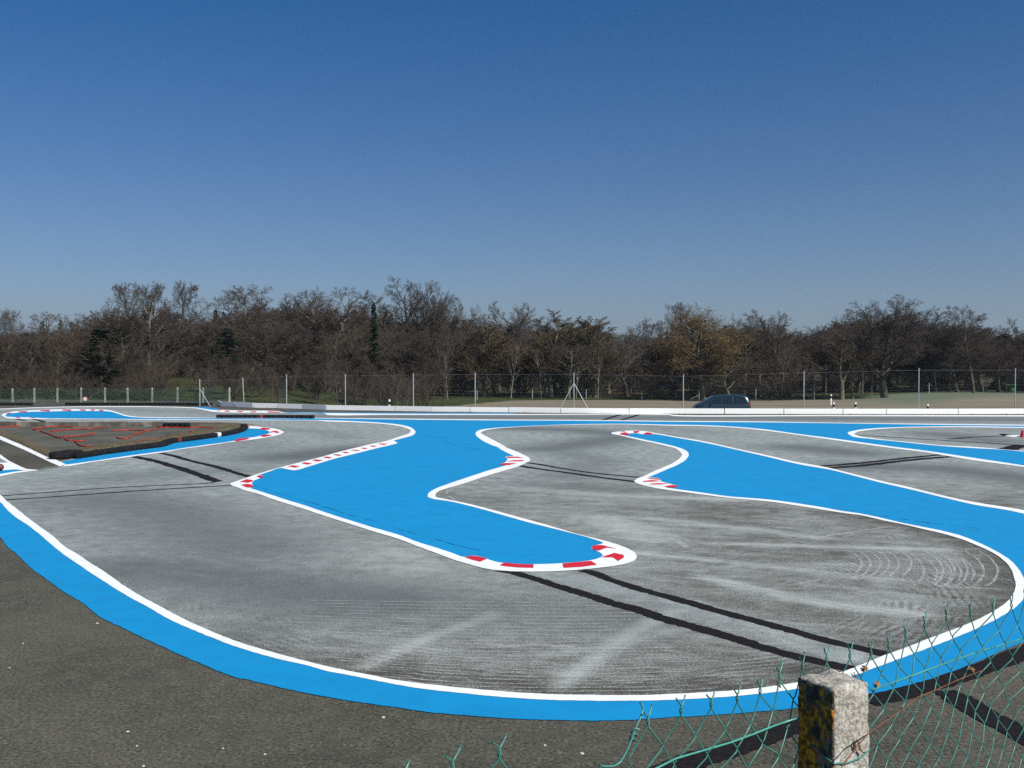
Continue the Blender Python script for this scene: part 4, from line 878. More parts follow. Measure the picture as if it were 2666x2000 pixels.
# ------------------------------------------------------------------ shelter, trailer and log piles at the right edge of the wood
M_DKGREEN = simple_mat('dark_green_sheet', (.010, .035, .028), .6, .3, .3, 2); M_GREENP = simple_mat('green_paint', (.02, .22, .06), .5, .3, .2, 3)
p = at_depth(2668, 1019, 140); zg = float(terrain_z(p.x, 140)); zb = min(p.z, zg + .3); sh = empty('arched_shelter', (p.x, 140, zb)); tag(sh, 'dark green arched shelter at the right edge of the wood', 'shelter')
n = 18; Rr, Hh, Ln = 2.75, 1.95, 5.0
def arch(r, h, y0, y1, name, mat, th=.05):
    mb = MB(); vs = []
    for y in (y0, y1):
        for rr_ in (0, th):
            for k in range(n + 1): a = math.pi * k / n; vs.append(((r - rr_) * math.cos(a), y, (h - rr_) * math.sin(a)))
    m_ = n + 1; fs = []
    for k in range(n):
        fs += [(k, k + 1, 2 * m_ + k + 1, 2 * m_ + k), (m_ + k, 3 * m_ + k, 3 * m_ + k + 1, m_ + k + 1), (k, m_ + k, m_ + k + 1, k + 1), (2 * m_ + k, 2 * m_ + k + 1, 3 * m_ + k + 1, 3 * m_ + k)]
    mb.add(vs, fs); return mb.build(name, mat, sh, True)
arch(Rr, Hh, 0, Ln, 'cover', M_DKGREEN); arch(Rr + .05, Hh + .05, -.08, 0.0, 'front_hoop', simple_mat('hoop', (.04, .16, .13), .5, .4), .1)
mb = MB(); mb.add([(Rr * .98 * math.cos(math.pi * k / n), Ln - .1, Hh * .98 * math.sin(math.pi * k / n)) for k in range(n + 1)] + [(Rr * .98 * math.cos(math.pi * k / n), Ln - .02, Hh * .98 * math.sin(math.pi * k / n)) for k in range(n + 1)], [tuple(range(n + 1)), tuple(reversed(range(n + 1, 2 * n + 2)))]); mb.build('back_wall', M_DKGREEN, sh)
p = at_depth(2632, 1021, 136); tr = empty('trailer', (p.x, 136, float(terrain_z(p.x, 136)) + .1)); tag(tr, 'small green farm trailer frame in front of the dark arched shelter', 'trailer')
mb = MB(); mb.box((0, 0, .82), (1.9, .9, .07)); mb.build('deck', M_GREENP, tr)
for sx in (-.8, .8): mb = MB(); mb.tube([(sx, -.35, 0), (sx * .7, -.35, .8)], .04, 6); mb.build('leg', M_GREENP, tr)
mb = MB(); mb.add([(-.2, -.4, .02), (.6, -.4, .02), (-.1, -.4, .55), (-.2, -.3, .02), (.6, -.3, .02), (-.1, -.3, .55)], [(0, 1, 2), (5, 4, 3), (0, 3, 4, 1), (1, 4, 5, 2), (2, 5, 3, 0)]); mb.build('side_panel', M_GREENP, tr)
mb = MB()
for sx in (-.35, .75):
    mb = MB(); mb.tube([(sx, -.45, .28), (sx, -.33, .28)], .28, 14); mb.build('wheel', M_RUB, tr)
M_LOG = simple_mat('cut_log', (.12, .058, .028), .9, .1, .4, 3, objvar=.5); 
for i_, (px, py, d, wd, hg, lab) in enumerate(((2262, 1018, 150, 1.6, 1.3, 'orange brown log pile left of the big oak'), (2322, 1018, 150, 1.5, 1.0, 'small log pile just right of the big oak trunk'), (2437, 1026, 139, 1.4, .7, 'low heap of orange logs near the steel post'), (2458, 1020, 150, 3.0, 1.5, 'wide stack of logs right of the tall steel post'), (2490, 1019, 150, 2.4, 1.2, 'stack of brown logs, third from the shelter'), (2515, 1018, 150, 2.2, 1.3, 'stack of logs between the dark trunks'), (2536, 1017, 150, 2.0, 1.1, 'orange log stack nearest the arched shelter'))):
    p = at_depth(px, py, d); zg = float(terrain_z(p.x, d)); r = empty('log_pile', (p.x, d, zg)); tag(r, lab, 'log pile', 'log piles at the edge of the wood')
    rad = .13; rows_ = int(hg / (rad * 1.75)); cols = int(wd / (rad * 2))
    for q in range(rows_):
        for c_ in range(max(2, cols - q // 2)):
            x = -wd / 2 + rad * 2 * c_ + (rad if q % 2 else 0); rr_ = rad * random.uniform(.75, 1.0)
            mb = MB(); mb.tube([(x, -.5 + random.uniform(-.08, .08), rad + q * rad * 1.75), (x, .5, rad + q * rad * 1.75)], rr_, 8); mb.build('log', M_LOG, r)
# pale farmhouse glimpsed between trunks
p = at_depth(2395, 1000, 235); zg = float(terrain_z(p.x, 235)); hs = empty('farmhouse', (p.x, 235, zg)); tag(hs, 'pale farmhouse with red roof glimpsed between the trunks at right', 'house')
mb = MB(); mb.box((0, 0, 1.6), (9, 7, 3.2)); mb.build('wall', simple_mat('render_wall', (.42, .42, .38), .9, .1, .1, 1), hs)
mb = MB(); mb.add([(-5, -4, 3.1), (5, -4, 3.1), (5, 4, 3.1), (-5, 4, 3.1), (-5, 0, 5.6), (5, 0, 5.6)], [(0, 1, 5, 4), (2, 3, 4, 5), (1, 2, 5), (3, 0, 4), (3, 2, 1, 0)]); mb.build('roof', simple_mat('roof_tile', (.22, .06, .04), .9, .1, .3, 2), hs)
for x in (-3, 0, 3): mb = MB(); mb.box((x, -3.52, 1.7), (1.0, .08, 1.2)); mb.build('window', M_GLASSH if 'M_GLASSH' in globals() else M_DARK, hs)
# ------------------------------------------------------------------ trees
M_BARK = None
def bark_mat(name, a, b_, v=.5):
    m, n, l, b = mat_new(name, .95, .1); g = G(m.node_tree); co = g.coord()
    f = g.noise(g.map(co, (1, 1, .35)), 3.5, 4, .7); c = g.mix(g.step(f, .3, .7), a, b_)
    c = g.mix(g.math('MULTIPLY', g.rand(), v), c, tuple(x * .5 for x in a)); l.new(c, b.inputs['Base Color']); return m
M_BARKD = bark_mat('dark_bark', (.055, .048, .038), (.115, .10, .078)); M_BARKP = bark_mat('pale_bark', (.12, .11, .09), (.30, .28, .225), .25); M_BARKG = bark_mat('green_grey_bark', (.10, .10, .07), (.22, .21, .14), .3)
def twig_mat(name, a, b_):
    m, n, l, b = mat_new(name, .9, .1); g = G(m.node_tree); c = g.mix(g.rand(), a, b_); co = g.coord()
    c = g.mix(g.math('MULTIPLY', g.step(g.noise(co, .8, 3), .35, .7), .5), c, tuple(x * .6 for x in a)); l.new(c, b.inputs['Base Color']); return m
M_TW_RED = twig_mat('reddish_twigs', (.105, .080, .064), (.078, .064, .052)); M_TW_OLIVE = twig_mat('olive_twigs', (.125, .096, .058), (.105, .082, .050)); M_TW_GREY = twig_mat('grey_twigs', (.14, .122, .107), (.11, .095, .083))
M_TW_DARK = twig_mat('dark_twigs', (.088, .068, .057), (.070, .056, .048))
M_OAKLEAF = twig_mat('dry_oak_leaves', (.15, .105, .052), (.125, .09, .046)); M_NEEDLE = twig_mat('dark_needles', (.016, .036, .016), (.022, .045, .018)); M_NEEDLE2 = twig_mat('mid_needles', (.035, .062, .020), (.03, .055, .02))

class Segs:
    def __init__(s): s.a = []; s.b = []; s.ra = []; s.rb = []
    def add(s, a, b, ra, rb): s.a.append(a); s.b.append(b); s.ra.append(ra); s.rb.append(rb)
    def mesh(s, name, mat, sides):
        A = np.array(s.a, float).reshape(-1, 3); B = np.array(s.b, float).reshape(-1, 3); ra = np.array(s.ra); rb = np.array(s.rb)
        d = B - A; Ln = np.linalg.norm(d, axis=1, keepdims=True) + 1e-9; d = d / Ln
        up = np.tile([0., 0., 1.], (len(A), 1)); up[np.abs(d[:, 2]) > .9] = [1, 0, 0]
        u = np.cross(d, up); u /= np.linalg.norm(u, axis=1, keepdims=True); v = np.cross(u, d); V = []
        ang = np.arange(sides) * 2 * np.pi / sides
        ring = lambda Pt, r: Pt[:, None, :] + (u[:, None, :] * np.cos(ang)[None, :, None] + v[:, None, :] * np.sin(ang)[None, :, None]) * r[:, None, None]
        V = np.concatenate([ring(A - d * ra[:, None] * .3, ra), ring(B + d * rb[:, None] * .3, rb)], 1).reshape(-1, 3)
        base = np.arange(len(A))[:, None] * (2 * sides); k = np.arange(sides); k2 = (k + 1) % sides
        Fq = np.stack([base + k, base + k2, base + sides + k2, base + sides + k], -1).reshape(-1, 4)
        return np_mesh(name, V, Fq, mat, sides > 3)

def vadd(a, b, t=1.0): return (a[0] + b[0] * t, a[1] + b[1] * t, a[2] + b[2] * t)
def vnorm(a):
    l = math.sqrt(a[0]**2 + a[1]**2 + a[2]**2) or 1; return (a[0] / l, a[1] / l, a[2] / l)
def side_dir(d, ang, az):
    d = vnorm(d); h = (0, 0, 1) if abs(d[2]) < .95 else (1, 0, 0)
    u = vnorm((d[1] * h[2] - d[2] * h[1], d[2] * h[0] - d[0] * h[2], d[0] * h[1] - d[1] * h[0])); v = (d[1] * u[2] - d[2] * u[1], d[2] * u[0] - d[0] * u[2], d[0] * u[1] - d[1] * u[0])
    s, c = math.sin(ang), math.cos(ang)
    return tuple(d[i] * c + (u[i] * math.cos(az) + v[i] * math.sin(az)) * s for i in range(3))

def gen_tree(seed, H, st):
    """bare broad-leaved tree: returns trunk segments, twig segments and twig tips"""
    R = random.Random(seed); trunk = Segs(); limb = Segs(); twig = Segs(); tips = []
    n_ch = st['n']; ang = st['ang']; rat = st['ratio']; wob = st['wob']; tro = st['tro']; t0s = st['t0']
    maxl = len(n_ch)
    def grow(p, d, L, r, lvl, path_env=1.0):
        nseg = (7, 5, 3, 2, 1)[min(lvl, 4)]; pts = [p]; dirs = [d]; rs = [r]
        rend = r * (.25 if lvl == 0 else .3)
        for k in range(nseg):
            w = wob[min(lvl, len(wob) - 1)]
            d = vnorm((d[0] + R.gauss(0, w), d[1] + R.gauss(0, w), d[2] + R.gauss(0, w * .7) + tro[min(lvl, len(tro) - 1)]))
            p2 = vadd(p, d, L / nseg); r2 = r + (rend - r) * (k + 1) / nseg
            tgt = trunk if lvl <= 1 else (limb if lvl == 2 and maxl > 3 else twig)
            tgt.add(p, p2, max(rs[-1], st['rmin']), max(r2, st['rmin'])); pts.append(p2); dirs.append(d); rs.append(r2); p = p2
        if lvl >= maxl: tips.append((p, d)); return
        n = n_ch[lvl]; t0 = t0s[min(lvl, len(t0s) - 1)]; az0 = R.random() * 6.28
        for k in range(n):
            t = t0 + (1 - t0) * ((k + R.random() * .8) / n) ** st.get('tpow', 1.0); t = min(t, .99); q = t * nseg; i_ = int(q); fq = q - i_
            pp = tuple(pts[i_][j] + (pts[i_ + 1][j] - pts[i_][j]) * fq for j in range(3)); rr_ = rs[i_] + (rs[i_ + 1] - rs[i_]) * fq
            a = math.radians(ang[min(lvl, len(ang) - 1)] * R.uniform(.7, 1.25)); az = az0 + k * 2.4 + R.uniform(-.4, .4)
            dd = side_dir(dirs[i_], a, az)
            if lvl == 0: env = st['env'](t)
            else: env = 1 - .45 * t
            cl = L * rat[min(lvl, len(rat) - 1)] * env * R.uniform(.75, 1.2)
            grow(pp, dd, cl, min(rr_ * .75, max(rr_ * .55, r * st.get('rr', .4))), lvl + 1)
        # leader
        if lvl < maxl: tips.append((pts[-1], dirs[-1]))
    if 'stems' in st:
        for (dx, dz, Lf, rf) in st['stems']: grow((0, 0, st.get('fork', 0) * H), vnorm((dx, R.uniform(-.2, .2), dz)), H * Lf, H * rf, 0)
        if st.get('fork', 0) > 0:
            b = (0, 0, -.5); k = 4; lean = st.get('lean', 0)
            for q in range(k):
                z1 = -.5 + (st['fork'] * H + .5) * (q + 1) / k; e = (0, 0, z1); trunk.add(b, e, H * .026 * (1 - q * .06), H * .026 * (1 - (q + 1) * .06)); b = e
    else:
        grow((0, 0, -.3), vnorm((R.uniform(-.05, .05) + st.get('lean', 0), R.uniform(-.05, .05), 1)), H * st['tl'], H * st['r'], 0)
    return trunk, limb, twig, tips

def round_env(t): return math.sin(max(0.12, min(1, .25 + .75 * t)) * math.pi * .88) ** .6
def cone_env(t): return 1.15 - .95 * t
ST = {
 'oak':   dict(n=[12, 9, 8, 7], ang=[56, 48, 48, 48], ratio=[.58, .56, .52, .50], wob=[.07, .13, .16, .18, .2], tro=[.02, .06, .05, .03, .02], t0=[.26, .25, .2, .15], env=round_env, tl=.78, r=.022, rmin=.012),
 'bigoak': dict(n=[18, 10, 9, 8], ang=[48, 46, 48, 48], ratio=[.66, .52, .48, .45], wob=[.06, .12, .15, .18, .2], tro=[.02, .08, .06, .03, .02], t0=[.24, .3, .2, .1], env=lambda t: .55 + .5 * math.sin(t * 2.6), tl=.72, r=.030, rmin=.013),
 'tall':  dict(n=[14, 8, 8, 7], ang=[52, 50, 50, 50], ratio=[.36, .54, .52, .50], wob=[.06, .14, .18, .2, .22], tro=[.02, .10, .05, .03, .02], t0=[.38, .3, .2, .1], env=round_env, tl=.92, r=.015, rmin=.0115),
 'dense': dict(n=[20, 9, 8, 6], ang=[42, 38, 38, 38], ratio=[.44, .52, .50, .48], wob=[.05, .10, .12, .14, .15], tro=[.03, .12, .10, .08, .06], t0=[.10, .12, .1, .1], env=lambda t: 1.1 - .72 * t, tl=.86, r=.014, rmin=.014),
 'ash':   dict(n=[15, 10, 8, 6], ang=[48, 38, 36, 36], ratio=[.60, .50, .46, .44], wob=[.05, .09, .11, .12, .12], tro=[.03, .10, .09, .07, .06], t0=[.28, .25, .2, .1], env=lambda t: 1.05 - .45 * t, tl=.70, r=.018, rmin=.011),
 'fan':   dict(n=[11, 8, 8, 6], ang=[42, 42, 44, 44], ratio=[.48, .54, .52, .50], wob=[.06, .11, .15, .17, .18], tro=[.03, .07, .05, .03, .02], t0=[.35, .3, .2, .1], env=lambda t: 1.0 - .4 * t, tl=.5, r=.018, rmin=.009, fork=.30,
               stems=[(-.34, 1, .60, .014), (.02, 1, .70, .016), (.36, 1, .58, .013)]),
 'forked': dict(n=[12, 8, 7, 7], ang=[52, 50, 50, 50], ratio=[.36, .54, .52, .50], wob=[.07, .13, .18, .2, .22], tro=[.03, .08, .05, .03, .02], t0=[.30, .3, .2, .1], env=round_env, tl=.8, r=.02, rmin=.009, fork=.13,
               stems=[(-.42, 1, .72, .015), (.10, 1, .86, .021)]),
 'vfork': dict(n=[12, 8, 7, 7], ang=[50, 48, 48, 48], ratio=[.38, .54, .52, .50], wob=[.05, .13, .16, .18, .2], tro=[.03, .08, .05, .03, .02], t0=[.30, .3, .2, .1], env=round_env, tl=.8, r=.02, rmin=.009, fork=.22,
               stems=[(-.30, 1, .72, .015), (.26, 1, .74, .017)]),
 'thin':  dict(n=[14, 9, 8], ang=[40, 40, 42], ratio=[.34, .45, .45], wob=[.05, .13, .16, .18], tro=[.02, .10, .06, .04], t0=[.3, .2, .1], env=round_env, tl=.95, r=.013, rmin=.011),
 'bush':  dict(n=[9, 8, 8], ang=[40, 38, 38], ratio=[.5, .5, .45], wob=[.10, .15, .18, .2], tro=[.02, .06, .05, .03], t0=[.1, .1, .1], env=lambda t: 1.1 - .6 * t, tl=.8, r=.02, rmin=.011,
               stems=[(-.6, 1, .8, .012), (-.2, 1, .95, .014), (.25, 1, .9, .013), (.7, 1, .75, .012), (0, 1, .85, .012)]),
}
PROTO = {}
def proto(kind, seed, bark, twigm, leaves=False):
    key = (kind, seed, bark.name, twigm.name, leaves)
    if key in PROTO: return PROTO[key]
    H = 14.0; tr, lb, tw, tips = gen_tree(seed, H, ST[kind])
    zmax = max(max(b[2] for b in tw.b), 1)
    parts = [('trunk', tr.mesh('trunk', bark, 6))]
    if lb.a:
        tw_a = tw
        for k in range(len(lb.a)): tw_a.add(lb.a[k], lb.b[k], lb.ra[k], lb.rb[k])
    parts.append(('crown', tw.mesh('crown', twigm, 3)))
    if leaves:
        R = random.Random(seed); n = 17000; Vv = []; T = [t for t in tips]
        for k in range(n):
            (p, d) = R.choice(T)
            if p[2] < 2.4: continue
            q = (p[0] + R.gauss(0, .4), p[1] + R.gauss(0, .4), p[2] + R.gauss(0, .4)); s = R.uniform(.055, .105)
            a = vnorm((R.gauss(0, 1), R.gauss(0, 1), R.gauss(0, 1))); u = side_dir(a, math.pi / 2, R.random() * 6.28); w = (a[1]*u[2]-a[2]*u[1], a[2]*u[0]-a[0]*u[2], a[0]*u[1]-a[1]*u[0])
            Vv += [vadd(q, u, s), vadd(q, w, s * .6), vadd(vadd(q, u, -s), a, s * .25), vadd(q, w, -s * .6)]
        Vv = np.array(Vv); parts.append(('leaves', np_mesh('leaves', Vv, np.arange(len(Vv)).reshape(-1, 4), M_OAKLEAF)))
    PROTO[key] = (parts, zmax); return PROTO[key]
def conifer(seed, H, slim, kind='spruce'):
    key = ('con', seed, kind)
    if key in PROTO: return PROTO[key]
    R = random.Random(seed); tr = Segs(); tr.add((0, 0, -.3), (0, 0, H * .55), H * .018, H * .01); tr.add((0, 0, H * .55), (0, 0, H), H * .01, .01)
    V = []; 
    def spray(p, d, L, wdt):
        """a drooping flat spray made of many narrow needle leaflets"""
        n = int(12 + L * 18)
        for k in range(n):
            t = R.random() ** .8; base = vadd(p, d, L * t); base = (base[0], base[1], base[2] - L * .18 * t * t)
            sd = 1 if R.random() < .5 else -1; side = vnorm((-d[1] * sd, d[0] * sd, R.uniform(-.5, .1))); dirn = vnorm((side[0] + d[0] * .7, side[1] + d[1] * .7, side[2]))
            l_ = wdt * (1.1 - .7 * t) * R.uniform(.6, 1.2); w_ = .07 + .05 * R.random(); e = vadd(base, dirn, l_); pz = R.uniform(.5, 1.0) * w_
            V.extend([base, vadd(vadd(base, dirn, l_ * .5), (0, 0, 1), pz), e, vadd(vadd(base, dirn, l_ * .5), d, -w_)])
    if kind == 'spruce':
        nw = int(H * 3.6)
        for k in range(nw):
            t = k / nw; z = H * (.10 + .89 * t); Rb = H * slim * (1 - t) ** .85 + .15
            for q in range(R.randint(5, 8)):
                a = R.random() * 6.28; L = Rb * R.uniform(.65, 1.12); d = vnorm((math.cos(a), math.sin(a), -.25 + .5 * t)); p = (0, 0, z + R.uniform(-.1, .1)); spray(p, d, L, .30 + .10 * Rb); tr.add(p, vadd(p, d, L * .8), .03, .008)
    else:   # pine / yew-like, layered pads
        for k in range(int(H * 5.5)):
            t = R.random(); z = H * (.12 + .86 * t); Rb = H * slim * (math.sin((.12 + .85 * (1 - t)) * math.pi * .62)) + .2; a = R.random() * 6.28; L = Rb * R.uniform(.5, 1.15)
            d = vnorm((math.cos(a), math.sin(a), .12)); p = (0, 0, z); tr.add(p, vadd(p, d, L), .05, .015)
            for j in range(7):
                pp = vadd(p, d, L * R.uniform(.35, 1.0)); a2 = a + R.gauss(0, 1.0); spray((pp[0], pp[1], pp[2] + R.uniform(-.1, .12)), vnorm((math.cos(a2), math.sin(a2), R.uniform(-.1, .25))), R.uniform(.5, 1.1), .38)
    V = np.array(V)
    PROTO[key] = ([('trunk', tr.mesh('trunk', M_BARKD, 5)), ('crown', np_mesh('crown', V, np.arange(len(V)).reshape(-1, 4), M_NEEDLE if kind != 'mid' else M_NEEDLE2))], H); return PROTO[key]

WID = {}
def crown_width(pr):
    me_ = pr[0][1][1]
    if me_.name not in WID:
        n = len(me_.vertices); co = np.empty(n * 3, np.float32); me_.vertices.foreach_get('co', co); co = co.reshape(-1, 3)
        WID[me_.name] = float(np.percentile(co[:, 0], 95) - np.percentile(co[:, 0], 5) + np.percentile(co[:, 1], 95) - np.percentile(co[:, 1], 5)) / 2
    return WID[me_.name]
def place(pr, name, x, y, H, rz, label, cat='tree', group=None, wide=1.0, hz=None):
    parts, zmax = pr; zg = float(terrain_z(x, y)); r = empty(name, (x, y, zg), rz); k = H / zmax; r.scale = (k * wide, k * wide, k)
    tag(r, label, cat, group)
    for nm, me_ in parts:
        o = bpy.data.objects.new(nm, me_); C.objects.link(o); o.parent = r
    return r
def place_px(pr, name, px, ytop, d, label, rz=None, wide=1.0, group=None, cat='tree'):
    t = at_depth(px, ytop, d); zg = float(terrain_z(t.x, d))
    if wide > 5: wide = min(2.4, max(.7, (wide * d / F_PX) / (crown_width(pr) * (t.z - zg) / pr[1]) * .92))
    return place(pr, name, t.x, d, t.z - zg, random.random() * 6.28 if rz is None else rz, label, cat, group, wide)

K = lambda kind, seed, b=None, tw=None, lv=False: proto(kind, seed, b or M_BARKD, tw or M_TW_RED, lv)
HERO = [
 (K('forked', 11, M_BARKP), 'bare_tree', 384, 742, 112, 'tall bare tree with pale forked trunk on the grassy mound at left', 0.0, 150),
 (K('tall', 3), 'bare_tree', 346, 731, 128, 'tall narrow bare tree just left of the pale forked tree', .4, 90),
 (K('tall', 4), 'bare_tree', 412, 733, 132, 'tall bare tree rising directly behind the pale forked tree', 1.7, 85),
 (K('tall', 3), 'bare_tree', 478, 733, 135, 'tall feathery bare tree just right of the pale forked tree', 2.9, 100),
 (K('oak', 5), 'bare_tree', 303, 782, 130, 'rounded bare tree on the left shoulder of the tall left group', 1.2, 100),
 (K('tall', 6, M_BARKG), 'bare_tree', 630, 738, 122, 'tall bare tree with an open crown above the second steel fence post', 3.4, 150),
 (K('ash', 7), 'bare_tree', 712, 757, 138, 'dense bare tree between the open crowned tree and the V-trunked tree', 0, 135),
 (K('dense', 21, None, M_TW_RED), 'bare_tree', 756, 775, 140, 'slim bare tree to the left of the pale V-shaped trunk', .6, 75),
 (K('vfork', 8, M_BARKP), 'bare_tree', 856, 742, 118, 'bare tree with pale V-shaped trunk near the fourth steel post', 0.1, 140),
 (K('fan', 9), 'bare_tree', 812, 744, 138, 'spreading bare tree behind the pale V-shaped trunk', 1.2, 130),
 (K('oak', 10), 'bare_tree', 955, 763, 138, 'small-headed bare tree behind the ivy-dark spruce', 1.2, 100),
 (K('fan', 61), 'bare_tree', 1052, 716, 140, 'highest bare tree with wide open fan crown, left of centre', 0.2, 180),
 (K('ash', 13), 'bare_tree', 1098, 735, 142, 'bare tree filling the right side of the highest fan crown', 1.9, 100),
 (K('tall', 14), 'bare_tree', 1146, 727, 138, 'tall dark bare tree just right of the highest fan crown', 0.8, 95),
 (K('oak', 5), 'bare_tree', 1190, 768, 136, 'leaning bare tree at the right end of the tall central group', 2.1, 95),
 (K('ash', 71, None, M_TW_GREY), 'bare_tree', 1325, 782, 150, 'bare ash with a neat grey dome crown right of the tall group', 0.3, 170),
 (K('dense', 79, M_BARKG, M_TW_OLIVE), 'bare_tree', 1435, 803, 124, 'bushy olive brown tree left of the braced steel post', 0.3, 150),
 (K('dense', 71, M_BARKG, M_TW_OLIVE), 'bare_tree', 1535, 822, 124, 'bushy olive brown tree right of the braced steel post', 1.4, 145),
 (K('dense', 79, M_BARKG, M_TW_OLIVE), 'bare_tree', 1485, 842, 128, 'shorter bushy tree between the two olive brown trees', 2.4, 120),
 (K('dense', 18, None, M_TW_OLIVE), 'bare_tree', 1260, 838, 126, 'bushy brown tree left of the grey domed ash', 2.6, 150),
 (K('ash', 7, M_BARKP, M_TW_GREY), 'bare_tree', 1652, 822, 165, 'small pale bare tree standing clear beside the distant blue hill', 1.0, 70),
 (K('tall', 19, None, M_TW_GREY), 'bare_tree', 1705, 832, 165, 'thin ragged bare tree with side branches near the distant hill', 1.0, 70),
 (K('tall', 6, None, M_TW_GREY), 'bare_tree', 1735, 826, 160, 'crooked bare tree left of the brown-leaved oak', 1.3, 70),
 (K('oak', 42, None, M_TW_OLIVE, True), 'oak_tree', 1830, 803, 116, 'broad oak still hung with orange brown dry leaves behind the blue car', 0.5, 205),
 (K('tall', 3), 'bare_tree', 1800, 783, 140, 'thin bare treetop poking out above the brown-leaved oak', 0.5, 60),
 (K('oak', 22), 'bare_tree', 1885, 812, 134, 'dark bare tree on the right shoulder of the brown-leaved oak', .5, 110),
 (K('tall', 23), 'bare_tree', 1946, 832, 134, 'bare tree with a hooked dark branch right of the brown-leaved oak', 2.5, 90),
 (K('oak', 24), 'bare_tree', 2058, 806, 128, 'broad bare tree left of the road marker posts', 2.5, 160),
 (K('vfork', 25, M_BARKG), 'bare_tree', 2193, 836, 118, 'bare tree with a thick grey leaning trunk beside the marker posts', 0.2, 130),
 (K('oak', 26, M_BARKG), 'bare_tree', 2221, 842, 119, 'bare tree with a straight grey trunk just right of the marker posts', 0.9, 110),
 (K('oak', 10), 'bare_tree', 2150, 822, 136, 'bare tree standing behind the leaning grey trunk', 0.9, 120),
 (K('bigoak', 53, None, M_TW_DARK), 'oak_tree', 2306, 766, 120, 'biggest bare oak with a wide dark crown and thick forked trunk at right', 0.9, 225),
 (K('oak', 28, None, M_TW_DARK), 'bare_tree', 2245, 803, 134, 'bare tree touching the left side of the biggest oak', 2.9, 120),
 (K('ash', 13, None, M_TW_DARK), 'bare_tree', 2400, 808, 136, 'bare tree right of the biggest oak', 1.9, 140),
 (K('oak', 5, None, M_TW_DARK), 'bare_tree', 2470, 822, 136, 'rounded bare tree between the biggest oak and the tall narrow one', .9, 130),
 (K('tall', 29, None, M_TW_DARK), 'bare_tree', 2538, 791, 130, 'tall dark bare tree standing above the others near the right edge', 3.3, 115),
 (K('tall', 14, None, M_TW_DARK), 'bare_tree', 2636, 826, 150, 'slender bare tree at the right edge above the arched shelter', 1.3, 65),
 (K('tall', 4, None, M_TW_GREY), 'bare_tree', 40, 802, 170, 'bare tree with domed top near the far left edge', 1.3, 65),
 (K('tall', 19, None, M_TW_GREY), 'bare_tree', 112, 808, 172, 'thin-topped bare tree, second from the left edge', 0.3, 100),
 (K('tall', 6, None, M_TW_GREY), 'bare_tree', 2, 805, 165, 'bare tree cut by the left edge of the wood', 0.3, 70),
 (K('dense', 21, None, M_TW_GREY), 'bare_tree', 218, 822, 150, 'pale bushy tree above the wood between small spruces at left', 2.3, 80),
 (K('thin', 30, M_BARKP), 'young_tree', 1330, 880, 120, 'slender young tree with pale stem left of the olive brown trees', .3, 1),
 (K('thin', 31, M_BARKP), 'young_tree', 1410, 900, 119, 'slender yellowish stemmed young tree under the left olive brown tree', .3, 1),
 (K('thin', 30, M_BARKP), 'young_tree', 1500, 890, 119, 'young tree with leaning pale stem behind the braced steel post', 1.3, 1),
 (K('thin', 31, M_BARKP), 'young_tree', 1556, 905, 119, 'young pale stemmed tree right of the braced steel post', 2.3, 1),
 (K('thin', 32, M_BARKP), 'young_tree', 1165, 900, 118, 'young pale stemmed tree left of the fifth steel post', 2.0, 1),
 (K('thin', 31, M_BARKP), 'young_tree', 2605, 905, 138, 'thin pale leaning stem left of the arched shelter', .2, 1),
 (K('thin', 32, M_BARKP), 'young_tree', 2440, 900, 134, 'pale young trunk right of the tall steel post', .2, 1),
 (K('thin', 30, M_BARKG), 'young_tree', 690, 880, 116, 'slender young tree left of the third steel post', .9, 1),
 (K('thin', 32, M_BARKG), 'young_tree', 130, 890, 116, 'slender young tree behind the concrete post fence at left', .4, 1),
]
for pr, nm, px, yt, d, lab, rz, wd in HERO: place_px(pr, nm, px, yt, d, lab, rz, wd)
